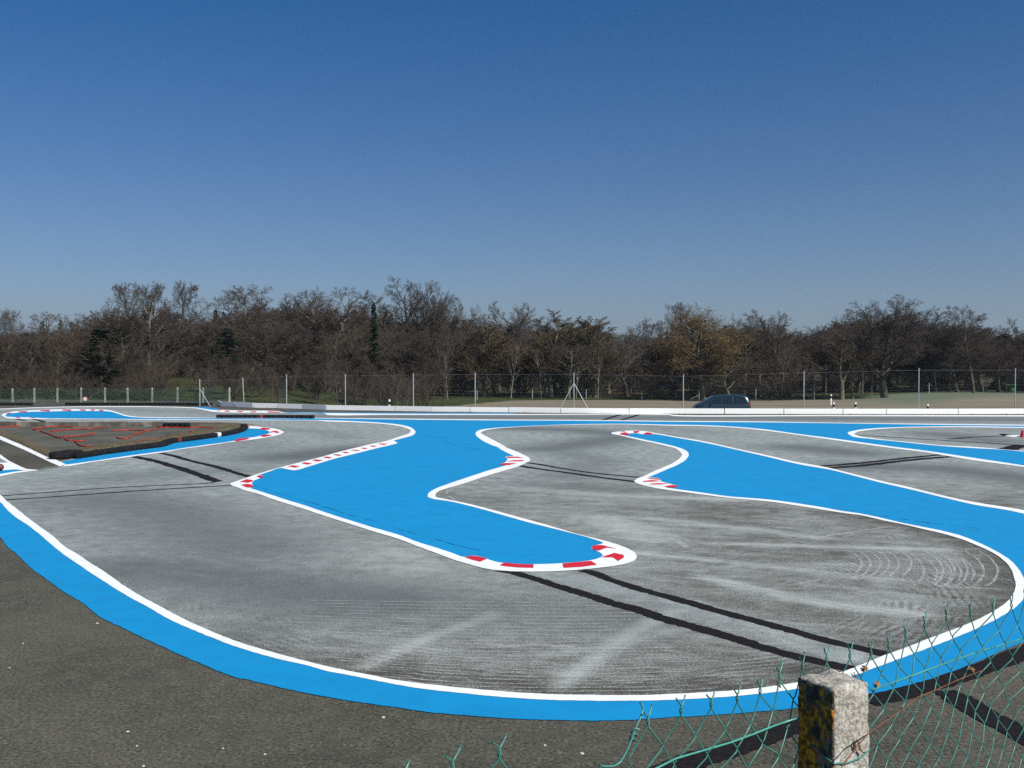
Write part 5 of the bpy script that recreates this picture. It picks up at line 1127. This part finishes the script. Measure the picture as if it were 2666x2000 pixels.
CON = [
 (conifer(1, 12, .22, 'pine'), 'pine_tree', 262, 850, 92, 'dark green pine with layered branches behind the left mesh fence', 0, 1.2),
 (conifer(2, 12, .16, 'pine'), 'pine_tree', 590, 856, 98, 'dark green pine with a flat top near the white barrier end', 0, 1.1),
 (conifer(3, 12, .12, 'spruce'), 'spruce_tree', 973, 783, 108, 'narrow green spruce with sagging branches left of centre', 0, .85),
 (conifer(4, 12, .2, 'spruce'), 'spruce_tree', 158, 829, 185, 'small dark spruce tip on the left skyline, nearest the edge', 0, 1),
 (conifer(5, 12, .2, 'spruce'), 'spruce_tree', 186, 835, 185, 'small spruce tip on the left skyline, second from the edge', 1, 1),
 (conifer(4, 12, .2, 'spruce'), 'spruce_tree', 237, 832, 185, 'small spruce tip right of the pale bushy tree', 2, .8),
 (conifer(5, 12, .2, 'spruce'), 'spruce_tree', 258, 840, 180, 'small spruce tip left of the tall left group', 3, .9),
 (conifer(4, 12, .2, 'spruce'), 'spruce_tree', 110, 832, 185, 'dark spruce tip under the second bare tree from the left', 3, 1.2),
 (conifer(4, 12, .2, 'spruce'), 'spruce_tree', 424, 806, 150, 'dark spruce top showing behind the pale forked tree', 4, 1.4),
 (conifer(5, 12, .2, 'spruce'), 'spruce_tree', 561, 803, 170, 'dark spruce tip left of the open crowned tree', 5, .9),
 (conifer(4, 12, .2, 'spruce'), 'spruce_tree', 583, 808, 172, 'dark spruce tip closest to the open crowned tree', 5, .8),
 (conifer(5, 12, .2, 'spruce'), 'spruce_tree', 922, 802, 160, 'dark spruce left of the narrow green spruce', 2, 1.3),
 (conifer(4, 12, .2, 'spruce'), 'spruce_tree', 946, 798, 160, 'dark spruce close against the narrow green spruce', 1, 1.2),
 (conifer(5, 12, .2, 'spruce'), 'spruce_tree', 1003, 808, 165, 'dark spruce tip right of the narrow green spruce', 3, 1),
 (conifer(4, 12, .2, 'spruce'), 'spruce_tree', 1018, 812, 165, 'dark spruce tip, second right of the narrow green spruce', 2, 1),
 (conifer(5, 12, .2, 'spruce'), 'spruce_tree', 1185, 820, 150, 'dark spruce under the leaning tree of the central group', 4, 1.5),
 (conifer(4, 12, .2, 'spruce'), 'spruce_tree', 1210, 828, 152, 'dark spruce at the foot of the central group skyline', 4, 1.2),
 (conifer(1, 12, .22, 'pine'), 'pine_tree', 2682, 858, 142, 'dark pine cut by the right edge behind the arched shelter', 0, 1),
 (conifer(2, 12, .16, 'pine'), 'pine_tree', 2610, 868, 150, 'dark rounded evergreen left of the pine at the right edge', 0, 1.2),
]
for pr, nm, px, yt, d, lab, rz, wd in CON: place_px(pr, nm, px, yt, d, lab, rz, wd, cat='conifer')

# wood filling in behind: skyline of the mass as seen in the photograph, in pixels
SKX = [-250, 0, 220, 280, 420, 520, 700, 900, 1000, 1180, 1250, 1330, 1450, 1560, 1610, 1640, 1750, 1800, 2000, 2060, 2150, 2250, 2450, 2560, 2620, 2700, 2900]
SKY_ = [846, 850, 852, 810, 806, 820, 796, 806, 822, 824, 838, 838, 838, 846, 862, 874, 868, 846, 846, 852, 850, 828, 838, 846, 866, 872, 864]
fills = [K('dense', 16, None, M_TW_RED), K('oak', 5), K('ash', 7), K('dense', 18), K('oak', 10, M_BARKG), K('bush', 33), K('dense', 21, M_BARKG), K('tall', 6, M_BARKG), K('oak', 22), K('ash', 13, M_BARKG, M_TW_OLIVE), K('ash', 15, None, M_TW_GREY)]
fd = [K('dense', 16, None, M_TW_DARK), K('oak', 28, None, M_TW_DARK), K('ash', 13, None, M_TW_DARK), K('dense', 18, None, M_TW_DARK), K('oak', 5, None, M_TW_DARK)]
R = random.Random(5); cnt = 0
for row, (d0, dy, n, drop) in enumerate(((120, 4, 46, 26), (130, 3, 46, 8), (140, 4, 42, 0), (152, 5, 42, -4), (168, 6, 38, -4), (188, 8, 34, 0))):
    for k in range(n):
        px = -200 + 3050 * (k + R.uniform(.1, .9)) / n; d = d0 + R.uniform(-dy, dy)
        if px > 2380 and d < 135: d += 14
        if px < 400 and row < 3: d -= (26, 20, 10)[row]
        elif px < 900 and row < 2: d -= 8
        if row == 0 and (1150 < px < 1420 or 2100 < px < 2380 or 1560 < px < 1760): continue
        if row == 1 and (2100 < px < 2380): continue
        yt = float(np.interp(px, SKX, SKY_)) + abs(R.gauss(0, 1)) * 12 + drop
        pool = fd if (px > 2080 or (d > 150 and px < 1100)) else fills
        pr = R.choice(pool); cnt += 1
        zone = next(z for lim, z in ((400, 'behind the concrete post fence at left'), (900, 'behind the left half of the white barrier'), (1300, 'between the marker post and the domed ash'), (1760, 'behind the braced steel post'), (2060, 'behind the blue minivan'), (2400, 'around the biggest oak'), (9999, 'behind the log piles at right')) if px < lim)
        place_px(pr, 'woodland_tree', px, yt, d, 'bare brown tree in the wood ' + zone, R.random() * 6.28, R.uniform(150, 230), 'bare trees of the wood ' + zone)
for k in range(46):     # shrubs and saplings in front of the wood, left of the field
    px = 395 + 760 * (k + R.uniform(.1, .9)) / 46; d = R.uniform(84, 104); pr = R.choice([K('bush', 33), K('bush', 34), K('thin', 31), K('thin', 32), K('dense', 21)])
    if 405 < px < 455: continue
    zone = 'left of the pale V-shaped trunk' if px < 850 else 'right of the pale V-shaped trunk'
    place_px(pr, 'sapling', px, R.uniform(915, 985), d, 'brown sapling behind the white barrier ' + zone, R.random() * 6.28, R.uniform(.9, 1.5), 'saplings ' + zone)
# thicket under and between the trees: joined, nobody could count it
bush_me = K('bush', 33)[0]
def thicket(name, items, label, mat):
    VV = []; FF = []; b0 = 0
    for (kind, x, y, s, sh, rz) in items:
        for nm, me_ in K(kind, 33 if kind == 'bush' else 30)[0]:
            n = len(me_.vertices); co = np.empty(n * 3, np.float32); me_.vertices.foreach_get('co', co); co = co.reshape(-1, 3).astype(float)
            nf = len(me_.polygons); li = np.empty(nf * 4, np.int32); me_.loops.foreach_get('vertex_index', li)
            c_, s_ = math.cos(rz), math.sin(rz); q = np.stack([(co[:, 0] * c_ - co[:, 1] * s_) * s, (co[:, 0] * s_ + co[:, 1] * c_) * s, co[:, 2] * sh], 1) + [x, y, float(terrain_z(x, y))]
            VV.append(q); FF.append(li.reshape(-1, 4) + b0); b0 += n
    o = link(bpy.data.objects.new(name, np_mesh(name, np.concatenate(VV), np.concatenate(FF), mat))); return tag(o, label, 'undergrowth', kind='stuff')
items = []
for k in range(300):
    px = R.uniform(-200, 2850); d = R.choice((R.uniform(121, 128), R.uniform(135, 160), R.uniform(160, 200)))
    if d < 130 and (1150 < px < 1420 or px > 2080 or 850 < px < 930): continue
    if px < 420: d = R.uniform(84, 108)
    elif px < 1000: d -= R.choice((4, 10, 16))
    x = (px - 1333) / F_PX * d; items.append(('bush', x, d, R.uniform(.22, .42), R.uniform(.13, .26), R.random() * 6.28))
thicket('undergrowth', items, 'tangled brown scrub filling the space between the trunks', M_TW_RED)
# far belt of woodland closing the view
V = []; 
items = [('bush', (px - 1333) / F_PX * 260, 260 + R.uniform(-15, 15), R.uniform(.7, 1.1), R.uniform(.42, .58), R.random() * 6.28) for px in np.linspace(-900, 3700, 92)]
thicket('far_woodland', items, 'far belt of bare woodland seen through the nearer trees', M_TW_DARK)

# ------------------------------------------------------------------ distant hills
hx = np.linspace(-3500, 3500, 160); hyy = np.linspace(2300, 4300, 26); HX, HY = np.meshgrid(hx, hyy)
crest = np.array([mnoise.noise(Vector((x * .0011, 2.3, 0))) * 16 + mnoise.noise(Vector((x * .004, 7.3, 0))) * 5 for x in hx]) + np.interp(hx, [-3500, -1400, 100, 310, 420, 700, 1400, 3500], [45, 50, 62, 92, 90, 70, 88, 70])
HZ = -2 + (crest[None, :]) * np.sin(np.clip((HY - 2300) / 1400, 0, 1) * math.pi / 2) ** 1.2 + np.array([[mnoise.noise(Vector((x * .01, y * .01, 0))) * 4 for x in hx] for y in hyy])
hi = np.arange(HX.size).reshape(HX.shape); hf = np.stack([hi[:-1, :-1], hi[:-1, 1:], hi[1:, 1:], hi[1:, :-1]], -1).reshape(-1, 4)
m, n, l, b = mat_new('wooded_hill', 1.0, 0); g = G(m.node_tree); co = g.coord()
c = g.mix(g.step(g.noise(co, .006, 6, .7), .48, .56), (.030, .045, .025), (.10, .12, .055)); l.new(c, b.inputs['Base Color'])
tag(link(bpy.data.objects.new('hills', np_mesh('hills', np.stack([HX, HY, HZ], -1).reshape(-1, 3), hf, m, True))), kind='structure')
# a few pale houses of a far village
for k, px in enumerate((2646, 2652, 2660, 2664)):
    d = 1500 + k * 30; t = at_depth(px, 866 + (k % 2) * 3, d); 
HAZE = True
if HAZE:
    mb = MB(); mb.box((0, 2050, 72), (7600, 4560, 152)); hz = mb.build('haze', None if False else bpy.data.materials.new('haze_air')); tag(hz, kind='stuff', label='thin blue air between the camera and the far hills')
    hm = hz.data.materials[0]; hm.use_nodes = True; nt = hm.node_tree; nt.nodes.clear(); out = nt.nodes.new('ShaderNodeOutputMaterial'); pv = nt.nodes.new('ShaderNodeVolumePrincipled')
    pv.inputs['Color'].default_value = (.66, .84, 1.0, 1); pv.inputs['Density'].default_value = .00016; pv.inputs['Anisotropy'].default_value = .3
    nt.links.new(pv.outputs[0], out.inputs['Volume'])
# ------------------------------------------------------------------ near fence: broken concrete post and green chain link
FD = Vector((math.cos(math.radians(38)), math.sin(math.radians(38)), 0)); F0 = Vector((.231, 1.80, 0)); FN = Vector((-FD.y, FD.x, 0))
PITCHW = .0849; HALF = PITCHW / 2
def pvc(name, col):
    m, n, l, b = mat_new(name, .35, .5); g = G(m.node_tree); co = g.coord(); f = g.noise(co, 14, 4, .7)
    c = g.mix(g.step(f, .3, .7), tuple(x * .7 for x in col), col); c = g.mix(g.math('MULTIPLY', g.step(g.noise(co, 60, 3), .62, .72), .5), c, (.05, .06, .05)); l.new(c, b.inputs['Base Color']); return m
M_PVC = pvc('green_pvc', (.055, .23, .195)); M_PVCL = pvc('light_green_pvc', (.08, .32, .26)); M_RUST = simple_mat('rusty_wire', (.16, .06, .03), .8, .3, .4, 20)
nf = empty('chain_link_fence', (F0.x, F0.y, 1.15)); tag(nf, 'sagging green chain link fence with twisted wire tips in the lower right corner', 'fence')
def warp(s, z):
    """world point on the fence surface for a place along it and a height"""
    k = max(0, 1.55 - (z - .62)) 
    dz = .010 * math.sin(s * 5.1 + 1) + .006 * math.sin(s * 13 + z * 9); ds = .008 * math.sin(s * 9 + z * 16) + .006 * math.sin(z * 31 + s * 3)
    dn = .018 * math.sin(s * 4.3 + z * 5) + .01 * math.sin(s * 11 + z * 13)
    if s > 1.1: dz += .012 * (s - 1.1)
    if s < .35: dz -= .01; ds += .02 * math.sin(z * 12)
    return F0 + FD * (s + ds) + FN * dn + Vector((0, 0, z + dz))
def ztop(s):
    if -.27 < s < -.03: return 2.13 - .15
    if s < -.25: return 2.165
    return 2.130
RW = random.Random(8)
k = -22
while k * HALF < 2.6:
    # wire k swings between columns k and k+1
    zt = 2.130; s0, s1 = k * HALF, (k + 1) * HALF
    top_col = k if k % 2 == 0 else k + 1           # tips stand on even columns
    st_ = top_col * HALF; zt = ztop(st_)
    nlev = int((zt - 1.2) / HALF)
    pts = []; lv = 0
    ext = top_col; oth = (k + 1) if ext == k else k
    sgn = 1 if k % 2 == 0 else -1
    # twisted end and fork
    fork = RW.uniform(.012, .021); ftop = RW.uniform(.032, .040); drop = (st_ < .02 and st_ > -.27)
    for q in range(9, -1, -1):
        t = q / 9; a = t * 3.6 * math.pi * .55 + (0 if sgn > 0 else math.pi)
        if t > .72: off = (t - .72) / .28 * fork * sgn; hh = .72 * ftop * .8 + (t - .72) / .28 * ftop * .45; rr_ = .0022
        else: off = 0; hh = t * ftop * .8; rr_ = .0022
        b_ = warp(st_, zt) + Vector((0, 0, hh)) + FD * (off + rr_ * math.cos(a)) + FN * (rr_ * math.sin(a) + off * .4)
        pts.append(b_)
    for j in range(1, nlev):
        col = ext if j % 2 == 0 else oth; z = zt - j * HALF * 1.06; b_ = warp(col * HALF, z)
        # soft bend where the wires hook through each other
        inn = (oth if col == ext else ext); dirc = 1 if inn > col else -1
        hook = .0021
        pts += [b_ + Vector((0, 0, .006)) + FD * (dirc * .0045) + FN * (-hook * dirc), b_ - FD * (dirc * .001), b_ - Vector((0, 0, .006)) + FD * (dirc * .0045) + FN * (hook * dirc)]
    mb = MB(); mb.tube(pts, .0015, 6); child(mb, 'wire', M_PVC if RW.random() < .85 else M_PVCL, nf, True)
    k += 1
# horizontal line wire of lighter green
wpts = []
for s in np.linspace(-.35, 2.7, 40): wpts.append(warp(s, 2.035 + .004 * math.sin(s * 3)) - FN * .004)
seg1 = [at_depth(px, py, d) for px, py, d in ((1690, 2010, 1.80), (1760, 1975, 1.84), (1903, 1933, 1.92), (1960, 1912, 1.96), (2020, 1888, 2.0), (2082, 1868, 2.05))]
mb = MB(); mb.tube(seg1, .0021, 7); child(mb, 'line_wire', M_PVCL, nf, True, 'thick light green line wire left of the post')
seg2 = [at_depth(px, py, d) for px, py, d in ((2270, 1797, 2.25), (2340, 1772, 2.33), (2408, 1747, 2.42), (2480, 1720, 2.52), (2560, 1693, 2.62), (2666, 1662, 2.76), (2800, 1625, 2.95))]
mb = MB(); mb.tube(seg2, .0020, 7); child(mb, 'line_wire', M_PVCL, nf, True, 'light green line wire right of the post')
# loose curling strand at the torn edge
st_pts = [at_depth(px, py, d) for px, py, d in ((1666, 1828, 1.80), (1675, 1845, 1.80), (1668, 1868, 1.79), (1655, 1895, 1.78), (1645, 1925, 1.77), (1632, 1955, 1.76), (1615, 1985, 1.75), (1598, 1995, 1.74), (1572, 1996, 1.73), (1560, 1992, 1.72), (1568, 1985, 1.72))]
sp = []
for i_ in range(len(st_pts) - 1):
    for t in (0, .33, .66): sp.append(st_pts[i_].lerp(st_pts[i_ + 1], t))
sp.append(st_pts[-1]); mb = MB(); mb.tube(sp, .0020, 6); child(mb, 'loose_strand', M_PVC, nf, True)
sp2 = []
for q in range(14):
    t = q / 13; c0 = at_depth(1655 - 12 * t, 1900 + 30 * t, 1.778); sp2.append(c0 + Vector((math.cos(q * 1.1) * .006, -.004 * math.sin(q * 1.1), math.sin(q * 1.1) * .006)))
mb = MB(); mb.tube(sp2, .0015, 5); child(mb, 'coiled_wire', M_PVC, nf, True)
# rusty wire and dead twigs caught in the mesh
rp = [at_depth(px, py, d) for px, py, d in ((2190, 1998, 1.93), (2215, 1965, 1.94), (2256, 1914, 1.97), (2300, 1882, 2.2), (2345, 1850, 2.28), (2390, 1815, 2.36), (2440, 1795, 2.42), (2500, 1768, 2.5), (2560, 1745, 2.58))]
mb = MB(); mb.tube(rp, .0013, 5); o = mb.build('rusty_wire', M_RUST, None, True); tag(o, 'thin rusty wire trailing from the concrete post through the green mesh', 'wire')
M_LEAFD = simple_mat('dry_leaf', (.30, .17, .08), .8, .2, .4, 30)
for i_, (px, py, d, lab) in enumerate(((2250, 1742, 2.2, 'dry leaf scrap standing on the mesh just right of the post top'), (2283, 1783, 2.28, 'dry curled leaf caught in the mesh right of the post'), (2530, 1745, 2.55, 'pale dry leaf caught in the mesh farther right'))):
    p = at_depth(px, py, d); mb = MB()
    for q in range(5):
        a = q * 1.3; e = p + Vector((math.cos(a) * .010, .004 * math.sin(a * 2), math.sin(a) * .008)); f_ = p + Vector((math.cos(a + .9) * .009, .005, math.sin(a + .9) * .008))
        mb.add([p, e, f_, p + Vector((0, .004, .002))], [(0, 1, 2), (0, 2, 3), (0, 3, 1), (1, 3, 2)])
    o = mb.build('dry_leaf', M_LEAFD); tag(o, lab, 'dry leaf')
for i_, (px, py, d) in enumerate(((2228, 1765, 2.2), (2033, 1790, 2.08))):
    p = at_depth(px, py, d); mb = MB()
    for q in range(3): mb.tube([p, p + Vector((RW.uniform(-.015, .015), .003, RW.uniform(.005, .02)))], .0012, 4)
    o = mb.build('dead_twig', M_RUST); tag(o, ('tiny dead twig by the top of the concrete post', 'curl of brown twig hooked on the mesh left of the post')[i_], 'twig')

# concrete post
def post_mat():
    m, n, l, b = mat_new('lichen_concrete', .95, .15); g = G(m.node_tree); co = g.coord(); ge = n.new('ShaderNodeNewGeometry')
    fine = g.noise(co, 130, 3, .7); mid = g.noise(co, 28, 5, .7, .3); big = g.noise(co, 9, 4, .6)
    c = g.mix(g.step(fine, .35, .65), (.19, .175, .15), (.46, .43, .38))
    c = g.mix(g.math('MULTIPLY', g.step(mid, .52, .66), .6), c, (.66, .64, .60))
    c = g.mix(g.math('MULTIPLY', g.step(fine, .36, .28), .7), c, (.09, .075, .06))
    spot = g.step(g.voro(co, 16), .16, .10); gate = g.step(g.noise(co, 12, 2), .54, .58)
    c = g.mix(g.math('MULTIPLY', g.math('MULTIPLY', spot, gate), .8), c, (.42, .20, .03))
    sz0 = n.new('ShaderNodeSeparateXYZ'); l.new(co, sz0.inputs[0])
    pale = g.math('MULTIPLY', g.step(g.noise(co, 17, 5, .75, .4), .48, .60), g.step(sz0.outputs[2], -.06, -.16)); c = g.mix(g.math('MULTIPLY', pale, .8), c, (.70, .69, .66))
    stain = g.step(g.noise(g.map(co, (22, 22, 6)), 1, 5, .7), .56, .70); c = g.mix(g.math('MULTIPLY', stain, .45), c, (.11, .10, .085))
    # the side turned away from the sun carries black crust and orange lichen
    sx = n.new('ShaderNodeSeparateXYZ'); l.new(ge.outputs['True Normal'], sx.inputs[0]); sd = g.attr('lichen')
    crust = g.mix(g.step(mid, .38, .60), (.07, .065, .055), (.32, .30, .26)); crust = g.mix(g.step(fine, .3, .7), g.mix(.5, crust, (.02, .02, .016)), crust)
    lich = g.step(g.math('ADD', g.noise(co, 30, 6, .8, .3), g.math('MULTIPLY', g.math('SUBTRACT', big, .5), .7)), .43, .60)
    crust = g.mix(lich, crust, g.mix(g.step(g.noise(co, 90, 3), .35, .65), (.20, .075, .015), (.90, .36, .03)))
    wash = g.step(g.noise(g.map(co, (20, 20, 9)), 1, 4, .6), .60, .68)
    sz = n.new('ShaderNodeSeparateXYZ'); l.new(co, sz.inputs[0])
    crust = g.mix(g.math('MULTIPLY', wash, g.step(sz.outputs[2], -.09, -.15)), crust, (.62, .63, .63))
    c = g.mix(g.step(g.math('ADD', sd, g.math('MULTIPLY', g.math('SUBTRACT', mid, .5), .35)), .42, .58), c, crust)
    l.new(c, b.inputs['Base Color'])
    hgt = g.math('ADD', fine, g.math('MULTIPLY', mid, 1.2)); g.bump(hgt, .9, .0035, b)
    return m
pc = Vector((.668, 2.055, 0)); half = .050; rz_post = math.radians(-20)
post = empty('concrete_post', (pc.x, pc.y, 2.10)); tag(post, 'broken-topped concrete fence post covered in orange lichen in the lower right', 'fence post')
bm = bmesh.new()
NZ, NS = 90, 14
zs = np.linspace(1.05, 2.112, NZ)
def ringpts(h):
    out = []
    for side in range(4):
        for q in range(NS):
            t = -1 + 2 * q / NS; x, y = [(t, -1), (1, t), (-t, 1), (-1, -t)][side]; out.append((x * h, y * h))
    return out
rot = Matrix.Rotation(math.radians(27), 3, 'Z')
rings = []
levels = [(z, half) for z in zs] + [(2.122, half), (2.130, half * .985), (2.1345, half * .94), (2.136, half * .86), (2.138, half * .7), (2.139, half * .5), (2.140, half * .3), (2.141, half * .1)]
for z, h in levels:
    rg = []
    for x, y in ringpts(h):
        v = rot @ Vector((x, y, 0)); p = Vector((v.x, v.y, z - 2.10))
        cut = .0015 if abs(abs(x) - abs(y)) < h * .05 else 0
        nz_ = mnoise.noise(Vector((v.x * 45, v.y * 45, z * 45))) * .0028 + mnoise.noise(Vector((v.x * 110, v.y * 110, z * 110))) * .0016 + mnoise.noise(Vector((v.x * 14, v.y * 14, z * 14))) * .003
        d = Vector((v.x, v.y, 0)); d.normalize(); p += d * (nz_ - cut)
        p.z += (mnoise.noise(Vector((v.x * 30, v.y * 30, 3))) * .006 + mnoise.noise(Vector((v.x * 80, v.y * 80, 3))) * .003) * (1 if z > 2.10 else 0)
        p.x += -.010 * (z - 2.1)
        rg.append(bm.verts.new(p))
    rings.append(rg)
m_ = len(rings[0])
for a, b_ in zip(rings[:-1], rings[1:]):
    for q in range(m_): bm.faces.new((a[q], a[(q + 1) % m_], b_[(q + 1) % m_], b_[q]))
bm.faces.new(rings[-1]); me = bpy.data.meshes.new('post_body'); bm.to_mesh(me); bm.free(); me.materials.append(post_mat())
me.polygons.foreach_set('use_smooth', [True] * len(me.polygons))
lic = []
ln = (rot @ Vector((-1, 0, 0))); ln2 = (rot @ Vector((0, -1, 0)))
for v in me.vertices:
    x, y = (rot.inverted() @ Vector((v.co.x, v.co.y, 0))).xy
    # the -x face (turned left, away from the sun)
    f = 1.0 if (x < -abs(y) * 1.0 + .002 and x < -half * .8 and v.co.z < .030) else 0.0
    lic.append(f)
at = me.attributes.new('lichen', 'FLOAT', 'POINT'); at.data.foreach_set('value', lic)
o = link(bpy.data.objects.new('post_body', me), post)
# binding wire round the post and the rusty eyelet
mb = MB(); wp = []
cr = [(-half, half * .2), (-half - .004, -half * .6), (-half, -half - .003), (-half * .3, -half - .005), (half * .5, -half - .005), (half + .004, -half), (half + .004, half * .3), (half * .8, half + .004)]
hz_ = [-.012, -.022, -.030, -.034, -.030, -.020, -.008, .004]
cp_ = []
for (x, y), h in zip(cr, hz_):
    v = rot @ Vector((x, y, 0)); cp_.append(Vector((pc.x + v.x, pc.y + v.y, 2.016 + h)))
for i_ in range(len(cp_) - 1):
    for t in (0, .25, .5, .75): wp.append(cp_[i_].lerp(cp_[i_ + 1], t))
wp.append(cp_[-1])
mb.tube(wp, .0019, 6); o = mb.build('binding_wire', M_PVC, None, True); o.parent = post; o.matrix_parent_inverse = Matrix.Translation(-Vector(post.location))
eb = rot @ Vector((half * .15, -half - .003, 0)); mb = MB(); e0 = Vector((pc.x + eb.x, pc.y + eb.y, 2.0))
mb.tube([e0 + Vector((.0, 0, .0)), e0 + Vector((-.004, -.004, .010)), e0 + Vector((-.003, -.006, .020)), e0 + Vector((.003, -.005, .026)), e0 + Vector((.007, -.003, .018)), e0 + Vector((.009, -.002, .006)), e0 + Vector((.020, .000, -.002))], .0022, 6)
o = mb.build('wire_eyelet', simple_mat('bare_steel', (.35, .24, .16), .35, .5, .5, 60, metallic=.7), None, True); o.parent = post; o.matrix_parent_inverse = Matrix.Translation(-Vector(post.location))

# pale chips and scraps lying on the old asphalt
M_CHIP = simple_mat('pale_chip', (.50, .50, .44), .8, .2, .2, 30)
for i_, (px, py, s) in enumerate(((333, 1905, .016), (356, 1943, .013), (1515, 1962, .022), (1418, 1941, .014), (60, 1676, .012), (25, 1739, .012), (581, 1949, .012), (690, 1964, .013), (253, 1623, .02), (373, 1995, .014), (998, 1868, .02))):
    p = on_ground(px, py, .001); s *= .75; mb = MB(); n_ = 8; r_ = [s * RW.uniform(.7, 1.2) for _ in range(n_)]
    vs = [(p.x + r_[q] * math.cos(q * 6.283 / n_), p.y + r_[q] * .9 * math.sin(q * 6.283 / n_), .001) for q in range(n_)] + [(p.x + r_[q] * .8 * math.cos(q * 6.283 / n_), p.y + r_[q] * .72 * math.sin(q * 6.283 / n_), .006) for q in range(n_)]
    mb.add(vs, [tuple(range(n_, 2 * n_))] + [(q, (q + 1) % n_, n_ + (q + 1) % n_, n_ + q) for q in range(n_)]); mb.build('pale_chip', M_CHIP, apron)
